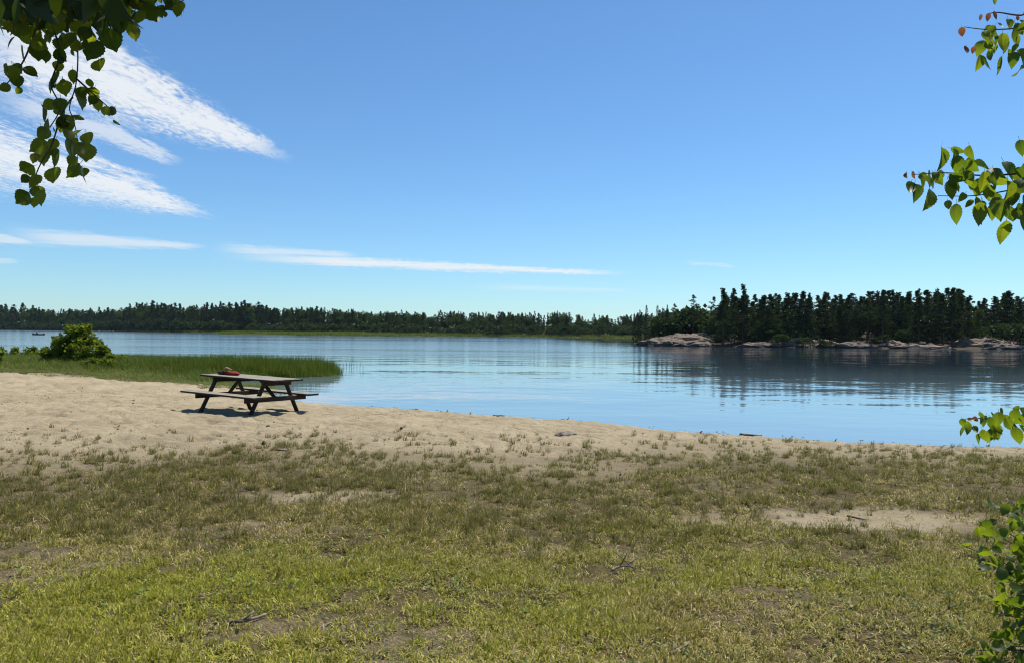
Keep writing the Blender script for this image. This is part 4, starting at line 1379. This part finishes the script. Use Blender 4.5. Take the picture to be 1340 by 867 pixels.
def curve(pts, n=5):
    """Catmull-Rom through pts"""
    out = []
    P = [pts[0]] + list(pts) + [pts[-1]]
    for i in range(1, len(P) - 2):
        for k in range(n):
            t = k / n
            out.append(.5 * ((2 * P[i]) + (P[i + 1] - P[i - 1]) * t + (2 * P[i - 1] - 5 * P[i] + 4 * P[i + 1] - P[i + 2]) * t * t + (3 * P[i] - P[i - 1] - 3 * P[i + 1] + P[i + 2]) * t ** 3))
    out.append(P[-2])
    return out


def birch():
    root = empty('birch_tree'); root_z = gz(-3.6, 1.7)
    tag(root, 'birch leaning over from the left, its leafy twigs hanging in the upper left corner', 'tree')
    D = 2.3
    Z5 = 180 / 538.0
    def P(zx, zy, d=D):
        return at(zx * Z5, zy * Z5, d)
    trunk = limb('trunk', curve([Vector((-3.7, 1.6, root_z - .2)), Vector((-3.55, 1.7, 1.8)), Vector((-3.3, 1.9, 3.2)), Vector((-3.1, 2.0, 4.6)), Vector((-3.0, 2.1, 6.0))]), .13, .03, root, M['birch_bark'], 10)
    main = limb('branch', curve([Vector((-3.32, 1.88, 3.1)), Vector((-2.6, 2.1, 3.6)), Vector((-1.9, 2.25, 3.62)), P(150, -110), P(260, -60)]), .035, .010, root, M['birch_bark'])
    tw = []
    def twig(pp, r0=.0028, r1=.0010):
        o = limb('branch', curve(pp), r0, r1, root, M['birch_bark'], 5); tw.append(o); return o
    t1 = twig([P(240, -70), P(255, 0), P(285, 90), P(304, 200), P(297, 330), P(272, 420), P(288, 470), P(303, 550), P(303, 630)])
    t2 = twig([P(285, 380), P(240, 450), P(205, 560), P(150, 660), P(128, 740)], .003, .0015)
    t3 = twig([P(300, 310), P(350, 355), P(400, 400), P(440, 435)], .003, .0014)
    t4 = twig([P(120, -80), P(150, 60), P(110, 200), P(60, 290), P(15, 340)], .004, .0015)
    t5 = twig([P(330, -70), P(400, 40), P(450, 150)], .004, .0015)
    t6 = twig([P(420, -80), P(540, 0), P(640, 40), P(720, 0)], .004, .0015)
    t7 = twig([P(190, -60), P(200, 80), P(235, 210), P(200, 330), P(235, 420), P(195, 500)], .0035, .0015)
    L = [(343, 48, 58, .1, t5), (295, 35, 38, .2, t1), (412, 28, 72, 1.5, t5), (240, 182, 76, 0, t7), (205, 110, 55, .6, t7), (285, 205, 42, .3, t1), (178, 172, 58, -1.0, t7),
         (465, 105, 80, .1, t5), (440, 165, 105, .3, t5), (390, 262, 78, .2, t1), (360, 200, 105, -.2, t1), (525, 130, 75, .15, t6), (40, 170, 66, -.5, t4), (85, 215, 80, -.1, t4), (150, 215, 85, .3, t4),
         (15, 345, 52, -.9, t4), (50, 292, 72, .1, t4), (122, 287, 64, .9, t4), (68, 322, 60, .2, t4), (200, 320, 112, -.2, t7), (250, 345, 85, .25, t7), (315, 392, 98, .35, t3), (382, 415, 54, .1, t3),
         (410, 438, 40, -.2, t3), (432, 436, 44, .2, t3), (375, 372, 48, .9, t3), (190, 412, 66, -.5, t7), (238, 415, 64, .2, t7), (168, 455, 62, -.05, t7), (195, 505, 92, .15, t2), (262, 488, 84, .2, t1),
         (268, 530, 60, .1, t1), (205, 567, 60, -.3, t2), (145, 577, 88, -1.0, t2), (272, 585, 86, .1, t1), (165, 612, 90, .1, t2), (225, 627, 82, -.2, t2), (135, 622, 50, -.2, t2), (212, 602, 52, .5, t2),
         (332, 602, 98, .2, t1), (342, 545, 70, .5, t1), (320, 552, 52, .1, t1), (105, 657, 82, -1.35, t2), (212, 692, 86, .35, t2), (288, 672, 86, -.35, t1), (328, 690, 84, .1, t1),
         (130, 712, 70, -.3, t2), (88, 777, 82, -.85, t2), (155, 777, 72, .25, t2)]
    for zx, zy, s_, phi, br in L:
        d = D + lg.uniform(-.10, .10)
        leaf(br, 'birch', P(zx, zy, d), s_ * Z5 / F_PX * d * .98, phi + lg.gauss(0, .12), lg.gauss(0, .8), lg.gauss(0, .35))
    # the dense leaves along the top edge
    n = 0
    while n < 186:
        zx, zy = lg.uniform(-40, 700), lg.uniform(-90, 300)
        lim = np.interp(zx, [-40, 30, 120, 200, 300, 400, 470, 540, 620, 690, 720], [130, 140, 160, 190, 190, 170, 150, 110, 70, 20, 0])
        if zy > lim or (zy > lim - 70 and lg.random() < .45):
            continue
        d = D + lg.uniform(-.25, .45)
        br = main if zy < 30 else lg.choice([t1, t4, t5, t6, t7])
        leaf(br, 'birch', P(zx, zy, d), lg.uniform(.034, .060), lg.gauss(0, .5)); n += 1
    for q in range(16):
        leaf(t6, 'birch', P(lg.uniform(545, 715), lg.uniform(-10, 60) * (1 if q < 10 else .4), D + lg.uniform(-.1, .15)), lg.uniform(.03, .05), lg.gauss(.1, .5))
    for q in range(46):
        br = lg.choice([t1, t1, t2, t2, t3, t4, t7, t7])
        v = br.data.vertices[lg.randrange(len(br.data.vertices) // 4, len(br.data.vertices))].co
        leaf(br, 'birch', Vector(v) + Vector((lg.gauss(0, .016), lg.gauss(0, .03), lg.gauss(-.018, .016))), lg.uniform(.028, .052), lg.gauss(0, .45), lg.gauss(0, .9), lg.gauss(0, .5))
    # the rest of the crown, above the picture: it keeps the hanging leaves in shade
    g = np.random.default_rng(77)
    V, Fq = [], []
    k = 13000
    c = np.c_[g.uniform(-2.9, .25, k), g.uniform(1.5, 3.9, k), g.uniform(0, 1, k)]
    c[:, 2] = CH + c[:, 1] * np.where(c[:, 0] < -c[:, 1] * .50, .385, .455) + .06 + c[:, 2] ** 1.5 * 1.9
    lob = fbm(c[:, 0] * 1.5, c[:, 1] * 1.5 + c[:, 2], 55, 3)
    c = c[((lob > .52) | ((c[:, 0] < -c[:, 1] * .5) & (c[:, 2] < CH + c[:, 1] * .5))) & (c[:, 0] < .25 - .25 * (c[:, 2] - 3.2))]
    k = len(c)
    Dd = unit(g.normal(size=(k, 3)) * [1, 1, .6] + [0, 0, -.7]); Wd = unit(np.cross(Dd, g.normal(size=(k, 3))))
    Ls = g.uniform(.06, .10, k)
    V, Fq = strip_tris(c, Dd, Wd * (.36 * Ls)[:, None], Ls)
    o = obj('crown', mesh_np('crown', V, Fq), root, M['birch_leaf_far']); o['kind'] = 'stuff'
    for q in range(9):
        a = Vector((-3.2 + q * .02, 1.95, 3.4 + q * .22)); b_ = Vector((g.uniform(-2.2, 0), g.uniform(2, 3.6), 0)); b_.z = CH + b_.y * .46 + g.uniform(.3, 1.4)
        limb('branch', curve([a, (a + b_) / 2 + Vector((0, 0, .25)), b_]), .022, .004, root, M['birch_bark'])


M['birch_leaf_far'] = make_leaf('birch_crown_leaf', (0.02, 0.04, 0.008), (0.03, 0.05, 0.01), (0.06, 0.10, 0.005), (0.09, 0.13, 0.006), 0.3)  # less translucent copy of the birch leaf, made to block more light
birch()


def young_tree():
    root = empty('young_tree')
    tag(root, 'young tree just beyond the right edge, its toothed green leaves with reddish tips reaching in', 'tree')
    D = 2.6
    tx, ty = 2.75, 2.75
    stem = limb('trunk', curve([Vector((tx, ty, gz(tx, ty) - .2)), Vector((tx + .03, ty, 1.4)), Vector((tx - .05, ty + .05, 2.6)), Vector((tx - .1, ty, 3.6)), Vector((tx - .1, ty, 4.6))]), .04, .008, root, M['birch_bark'], 8)
    def Q(ox, oy, k):
        return lambda zx, zy, d=D: at(ox + zx / k, oy + zy / k, d)
    # top branch
    P = Q(1240, 0, 7.88)
    b1 = limb('branch', curve([Vector((tx - .08, ty, 3.15)), P(1100, 120), P(760, 160), P(520, 130), P(400, 150)]), .005, .0012, root, M['birch_bark'], 5)
    b1b = limb('branch', curve([P(900, 260), P(640, 300), P(380, 305), P(170, 280)]), .003, .0012, root, M['birch_bark'], 5)
    top = [(148, 335, 105, .1, 'red'), (335, 185, 70, -.2, 'red'), (410, 185, 95, .1, 'red'), (482, 170, 110, .2, 'red'), (185, 525, 120, -.4, 'red'), (262, 522, 80, .1, 'red'),
           (340, 490, 185, -.35, 0), (437, 385, 160, -.1, 0), (410, 290, 85, -1.2, 0), (540, 270, 95, .2, 0), (560, 445, 200, .05, 0), (675, 335, 235, -.25, 0), (465, 570, 195, -.1, 0),
           (560, 688, 215, -.1, 0), (320, 655, 175, -.1, 0), (392, 680, 160, .05, 0), (630, 562, 105, .1, 0), (725, 745, 190, -.5, 0), (765, 610, 235, -.1, 0), (722, 415, 135, .2, 0),
           (775, 250, 135, .4, 0), (480, 5, 100, .1, 0), (690, 500, 105, -.3, 0), (720, 195, 60, .2, 'red'), (830, 420, 190, .1, 0), (850, 640, 200, -.2, 0), (860, 200, 190, .3, 0), (900, 520, 200, .2, 0), (430, 480, 120, .3, 0), (500, 330, 110, .5, 0)]
    def put(br, P, lst, k):
        for zx, zy, s_, phi, kd in lst:
            d = D + lg.uniform(-.12, .12)
            leaf(br, 'red' if kd == 'red' else 'young', P(zx, zy, d), s_ / k / F_PX * d * .98, phi + lg.gauss(0, .16), lg.gauss(.2, .85), lg.gauss(0, .4))
    top += [(lg.uniform(330, 600), lg.uniform(300, 560), lg.uniform(90, 160), lg.gauss(0, .4), 0) for q in range(7)]
    top += [(lg.uniform(560, 950), lg.uniform(180, 720), lg.uniform(100, 200), lg.gauss(0, .4), 0) for q in range(12)]
    put(b1, P, top, 7.88)
    k = 5.418
    P = Q(1170, 170, k)
    b2 = limb('branch', curve([Vector((tx - .03, ty, 2.35)), P(1250, 290), P(900, 310), P(640, 325), P(360, 305), P(140, 318)]), .0055, .0012, root, M['birch_bark'], 5)
    b2b = limb('branch', curve([P(960, 400), P(700, 450), P(520, 470), P(310, 468)]), .003, .0012, root, M['birch_bark'], 5)
    midl = [(85, 322, 62, -.5, 'red'), (132, 325, 65, .2, 'red'), (110, 420, 135, -.5, 0), (150, 450, 150, -.15, 0), (255, 495, 190, .05, 0), (210, 335, 95, .3, 0), (240, 375, 115, .1, 0),
            (310, 345, 120, .7, 0), (330, 215, 185, .2, 0), (420, 185, 135, .1, 0), (450, 250, 135, -.2, 0), (460, 140, 110, 1.3, 0), (545, 165, 115, .2, 0), (530, 260, 135, .1, 0), (450, 352, 135, .9, 0),
            (405, 430, 145, .1, 0), (425, 605, 165, .1, 0), (480, 482, 85, -.3, 0), (385, 540, 90, -.2, 0), (625, 265, 150, 1.4, 0), (738, 290, 135, .4, 0), (630, 372, 155, .1, 0), (700, 350, 105, .1, 0),
            (530, 525, 75, -.5, 0), (580, 532, 115, .0, 0), (625, 540, 85, .1, 0), (705, 520, 160, .2, 0), (700, 585, 130, -.3, 0), (762, 722, 185, .1, 0), (790, 560, 130, -.2, 0), (800, 452, 185, .2, 0),
            (860, 402, 205, .1, 0), (850, 500, 155, -.2, 0), (890, 600, 135, .1, 0), (908, 690, 175, .1, 0), (903, 130, 125, -.1, 0), (890, 312, 105, .8, 0), (960, 420, 200, .2, 0), (970, 560, 190, -.1, 0), (1010, 300, 190, .2, 0), (670, 450, 130, .3, 0), (820, 600, 120, .1, 0)]
    midl += [(lg.uniform(170, 560), lg.uniform(250, 430), lg.uniform(80, 140), lg.gauss(0, .5), 0) for q in range(13)]
    midl += [(lg.uniform(560, 1050), lg.uniform(250, 640), lg.uniform(90, 190), lg.gauss(0, .4), 0) for q in range(24)]
    put(b2, P, midl, k)
    k = 7.88
    P = Q(1230, 500, k)
    b3 = limb('branch', curve([Vector((tx - .0, ty, 1.75)), P(1150, 250), P(860, 330), P(560, 360), P(260, 375)]), .005, .0012, root, M['birch_bark'], 5)
    low = [(215, 480, 150, -.2, 0), (300, 470, 150, .1, 0), (240, 420, 105, .2, 0), (320, 385, 85, 1.3, 'red'), (370, 380, 80, 1.2, 'red'), (370, 490, 105, .1, 0), (450, 400, 135, -.1, 0),
           (410, 590, 145, -.1, 0), (470, 560, 165, .1, 0), (515, 560, 185, .05, 0), (530, 400, 105, .3, 0), (610, 395, 195, .3, 0), (620, 540, 135, -.1, 0), (690, 375, 105, .2, 0), (765, 345, 155, -.2, 0),
           (750, 440, 110, .6, 0), (785, 560, 215, .3, 0), (850, 500, 155, .1, 0), (800, 270, 115, 1.2, 0), (870, 310, 130, .5, 0), (900, 430, 180, .1, 0), (650, 300, 100, 1.0, 0), (560, 330, 90, .8, 0), (950, 350, 170, .1, 0), (940, 560, 170, -.2, 0)]
    low += [(lg.uniform(380, 950), lg.uniform(330, 560), lg.uniform(90, 170), lg.gauss(0, .4), 0) for q in range(14)]
    put(b3, P, low, k)
    # the rest of its crown, beyond the frame: boughs with their leaves
    src = LEAF['young'][0]
    lv = np.array([v.co[:] for v in src.vertices]); lf = [tuple(p.vertices) for p in src.polygons]
    V, Fq = [], []
    g = np.random.default_rng(5)
    for q in range(46):
        z = 1.3 + 3.4 * q / 46 + g.uniform(0, .1)
        a = g.uniform(-1.9, 1.5); L = (1.15 - .2 * (z - 1.3)) * g.uniform(.5, 1)
        p0 = Vector((tx - .05, ty, z)); p1 = p0 + Vector((math.cos(a) * L, math.sin(a) * L, L * g.uniform(.1, .45)))
        pts = [p for p in curve([p0, (p0 + p1) / 2 + Vector((0, 0, .06 * L)), p1], 6) if p.x > p.y * .70 + .05 or p.y < 1.2]
        if len(pts) < 3:
            continue
        limb('branch', pts, .006, .0015, root, M['birch_bark'], 5)
        for k in range(26):
            c = np.array(pts[g.integers(1, len(pts))]) + g.normal(0, .05, 3) * [1, 1, .7]
            if c[0] < c[1] * .69 and c[1] > 1.2:
                continue
            d = unit(g.normal(size=3) * .5 + [0, 0, -.8]); wv = unit(np.cross(d, g.normal(size=3))); nn = np.cross(wv, d)
            V.append(c + (lv[:, :1] * wv + lv[:, 1:2] * d + lv[:, 2:] * nn) * g.uniform(.05, .075))
            Fq += [[i + (len(V) - 1) * len(lv) for i in f] for f in lf]
    o = obj('crown', mesh_np('crown', np.concatenate(V), np.array(Fq)), root, M['poplar_leaf']); o['kind'] = 'stuff'


young_tree()


def edge_shrub():
    root = empty('leafy_shrub')
    tag(root, 'bright green leafy shrub growing from the lawn at the lower right edge', 'shrub')
    stems = [((2.60, 3.75), (1258, 712)), ((2.62, 3.72), (1290, 690)), ((2.65, 3.8), (1322, 655)), ((2.55, 3.5), (1300, 750)), ((2.6, 3.6), (1345, 700)), ((2.5, 3.35), (1290, 800)), ((2.45, 3.3), (1318, 790)),
             ((2.4, 3.25), (1275, 850)), ((2.45, 3.28), (1325, 845)), ((2.55, 3.4), (1350, 770)), ((2.75, 3.9), (1350, 650)), ((2.42, 3.2), (1300, 870)), ((2.5, 3.4), (1335, 740)), ((2.5, 3.4), (1338, 820)), ((2.6, 3.6), (1310, 690)), ((2.4, 3.15), (1335, 868))]
    for (bx, by), (px, py) in stems:
        b0 = Vector((bx, by, gz(bx, by) - .05)); tip = at(px, py, by - .1 + lg.uniform(-.1, .1))
        mid = (b0 + tip) / 2 + Vector((.12, 0, .12))
        pts = curve([b0, mid, tip], 8)
        st = limb('branch', pts, .005, .0015, root, M['birch_bark'], 5)
        for q in range(18):
            t = .30 + .70 * q / 17
            p = pts[min(int(t * (len(pts) - 1)), len(pts) - 1)] + Vector((lg.gauss(-.01, .04), lg.gauss(0, .05), lg.gauss(0, .04)))
            leaf(st, 'young', p, lg.uniform(.042, .076), lg.gauss(0, .7) - .3, lg.gauss(0, .8), lg.gauss(0, .6))

    # the close leaves towards and beyond the picture's edge
    src = LEAF['young'][1]
    lv = np.array([v.co[:] for v in src.vertices]); lf = [tuple(p.vertices) for p in src.polygons]
    V, Fq = [], []
    g = np.random.default_rng(31)
    for q in range(950):
        px, py = 1275 + 150 * g.uniform() ** .75, g.uniform(650, 960)
        if px < 1340 - 75 * g.uniform() ** 1.6 - max(0, 700 - py) * .2 + 6:
            continue
        c = np.array(at(px, py, g.uniform(3.25, 3.85)))
        if c[2] < gz(c[0], c[1]) + .02:
            continue
        d = unit(g.normal(size=3) * [.7, .7, .4] + [0, -.2, -.5]); wv = unit(np.cross(d, g.normal(size=3))); nn = np.cross(wv, d)
        sz = g.uniform(.042, .072)
        V.append(c + (lv[:, :1] * wv + lv[:, 1:2] * d + lv[:, 2:] * nn) * sz)
        Fq += [[k + (len(V) - 1) * len(lv) for k in f] for f in lf]
    fo = obj('foliage', mesh_np('foliage', np.concatenate(V), np.array(Fq)), root, M['poplar_leaf']); fo['kind'] = 'stuff'


edge_shrub()


# ------------------------------------------------------------------ small things on the ground
def stick(name, label, pts, r0, r1, forks=(), mat='twig', cat='stick', group=None):
    b = MB()
    P = []
    for (x, y, dz) in pts:
        P.append(Vector((x, y, gz(x, y) + dz)))
    c = curve(P, 4); n = len(c)
    c = [q + Vector((random.gauss(0, r0 * .4), random.gauss(0, r0 * .4), 0)) for q in c]
    b.tube(c, [r0 + (r1 - r0) * i / (n - 1) for i in range(n)], 6)
    o0 = c[0].copy()
    b.v = [tuple(Vector(v) - o0) for v in b.v]
    o = b.build(name, M[mat], None, True); o.location = o0
    for (i, dx, dy, dz) in forks:
        q = c[min(i, n - 1)] - o0
        f = MB(); f.tube([q, q + Vector((dx, dy, dz)) * .55 + Vector((.004, 0, .004)), q + Vector((dx, dy, dz))], [r0 * .6, r0 * .45, r1 * .6], 5)
        f.build('side_twig', M[mat], o, True)
    return tag(o, label, cat, group)


def gp(px, py, z=.55):
    p = on_z(px, py, z); return p.x, p.y


def ground_stick(label, pa, pb, r0, r1, dz=.012, forks=(), mid=None, name='stick', mat='twig', z=.55, cat='stick'):
    a, b = gp(*pa, z), gp(*pb, z)
    pts = [(*a, dz)]
    if mid:
        pts.append((*gp(*mid[:2], z), mid[2] if len(mid) > 2 else dz))
    pts.append((*b, dz))
    return stick(name, label, pts, r0, r1, forks, mat, cat)


ground_stick('long thin dark twig lying on the sandy patch left of the middle', (444, 632), (505, 638), .007, .004, .02, mid=(480, 632, .03))
ground_stick('pale forked dead branch lying in the lawn right of the middle', (800, 748), (832, 744), .008, .004, .03, ((3, .06, .02, .10), (5, .10, .06, .05), (6, -.10, .05, .08)), mid=(815, 744, .04))
ground_stick('short thick stick lying on the bare sandy patch at right', (1108, 668), (1135, 675), .010, .006, .015)
ground_stick('grey knobbly dead branch lying in the lower left lawn', (298, 818), (348, 808), .011, .006, .02, ((3, .05, .04, .04),), mid=(322, 817, .02))
ground_stick('pale straight stick at the bottom edge right of the middle', (878, 858), (903, 844), .008, .005, .02)
ground_stick('thin bent twig lying in the grass left of the forked branch', (548, 738), (572, 732), .005, .003, .02)
ground_stick('thin straw-coloured twig near the middle of the lawn', (610, 743), (628, 737), .005, .003, .02)
ground_stick('forked pale twig standing out of the grass near the right shrub', (1226, 805), (1246, 790), .005, .003, .02, ((3, .0, .0, .07),))
ground_stick('short dark stick on the sand right of the picnic table', (360, 590), (376, 592), .012, .008, .012, z=.5)
for lab, a, b, r in (('dark driftwood stick at the waterline, nearest the table', (535, 539), (548, 538), .035), ('knobbly driftwood piece at the waterline left of the middle', (576, 542), (590, 542), .03),
                     ('longest dark driftwood stick along the waterline', (594, 543), (634, 544), .028), ('driftwood stick ending the dark line at the waterline', (645, 545.5), (660, 546), .04),
                     ('thin dark stick at the waterline right of the pale mound', (735, 551), (748, 551.5), .02), ('dark drift log on the shore right of the middle', (967, 573), (998, 574.5), .035),
                     ('small driftwood bit farther right along the shore', (1085, 579.5), (1095, 580), .025)):
    za = .06
    ground_stick(lab, a, b, r, r * .6, .015, ((2, .05, .0, .08),) if r < .031 else (), name='driftwood', mat='driftwood', z=za, cat='driftwood')


def stone(label, px, py, rad, sd, mat='rock', z=.45, name='stone', flat=.6):
    x, y = gp(px, py, z)
    nu, nv = 14, 9
    u = np.linspace(0, 2 * np.pi, nu, endpoint=False); v = np.linspace(-.5 * np.pi, .5 * np.pi, nv)
    Uu, Vv = np.meshgrid(u, v)
    X, Y, Z = np.cos(Uu) * np.cos(Vv), np.sin(Uu) * np.cos(Vv), np.sin(Vv)
    k = .8 + .5 * (fbm(X * 1.5 + sd, Y * 1.5 + Z, sd, 3) - .3)
    P = np.stack([X * k * rad[0], Y * k * rad[1], Z * k * rad[2]], -1).reshape(-1, 3)
    i, j = np.meshgrid(np.arange(nv - 1), np.arange(nu), indexing='ij'); j2 = (j + 1) % nu
    q = np.stack([i * nu + j, i * nu + j2, (i + 1) * nu + j2, (i + 1) * nu + j], -1).reshape(-1, 4)
    o = obj(name, mesh_np(name, P, q, True), None, M[mat]); o.location = (x, y, gz(x, y) + rad[2] * .35); o.rotation_euler.z = sd
    return tag(o, label, 'stone' if name == 'stone' else 'driftwood')


M['dark_stone'] = plain('dark_stone', (0.04, 0.03, 0.025), .9)
M['rock_pale'] = plain('pale_stone', (0.26, 0.22, 0.17), .85)
stone('dark round stone on the sand in front of the picnic table', 351, 560, (.05, .045, .04), 2, 'dark_stone')
stone('dark stone on the sand right of the first one, below the table', 345, 581, (.055, .03, .03), 5, 'dark_stone', .5)
stone('dark clod at the edge of the tufts below the table', 525, 562, (.04, .03, .03), 8, 'dark_stone', .45)
stone('small dark pebble on the sand right of the table', 524, 549, (.04, .03, .03), 9, 'dark_stone', .3)
stone('flat dark half-buried log end with a pale top on the sand', 738, 565, (.26, .12, .06), 4, 'driftwood', .4, 'drift_log')
stone('pale flat stone lying on the dark log end', 748, 562.5, (.11, .07, .04), 6, 'rock_pale', .42)

# ------------------------------------------------------------------ thin summer haze over the lake
hm = bpy.data.materials.new('haze_air'); hm.use_nodes = True
ht = NT(hm.node_tree)
pv = ht.n('ShaderNodeVolumePrincipled')
pv.inputs['Color'].default_value = (0.62, 0.82, 1.0, 1.0)
pv.inputs['Density'].default_value = HAZE
pv.inputs['Anisotropy'].default_value = 0.3
ho = ht.n('ShaderNodeOutputMaterial'); ht.put(ho.inputs['Volume'], pv.outputs[0])
hb = MB(); hb.box((0, 0, 18.5), (6400, 6400, 43))
hz = hb.build('haze', hm)
tag(hz, 'thin bluish summer haze over the lake and its far shore', 'haze', kind='stuff')
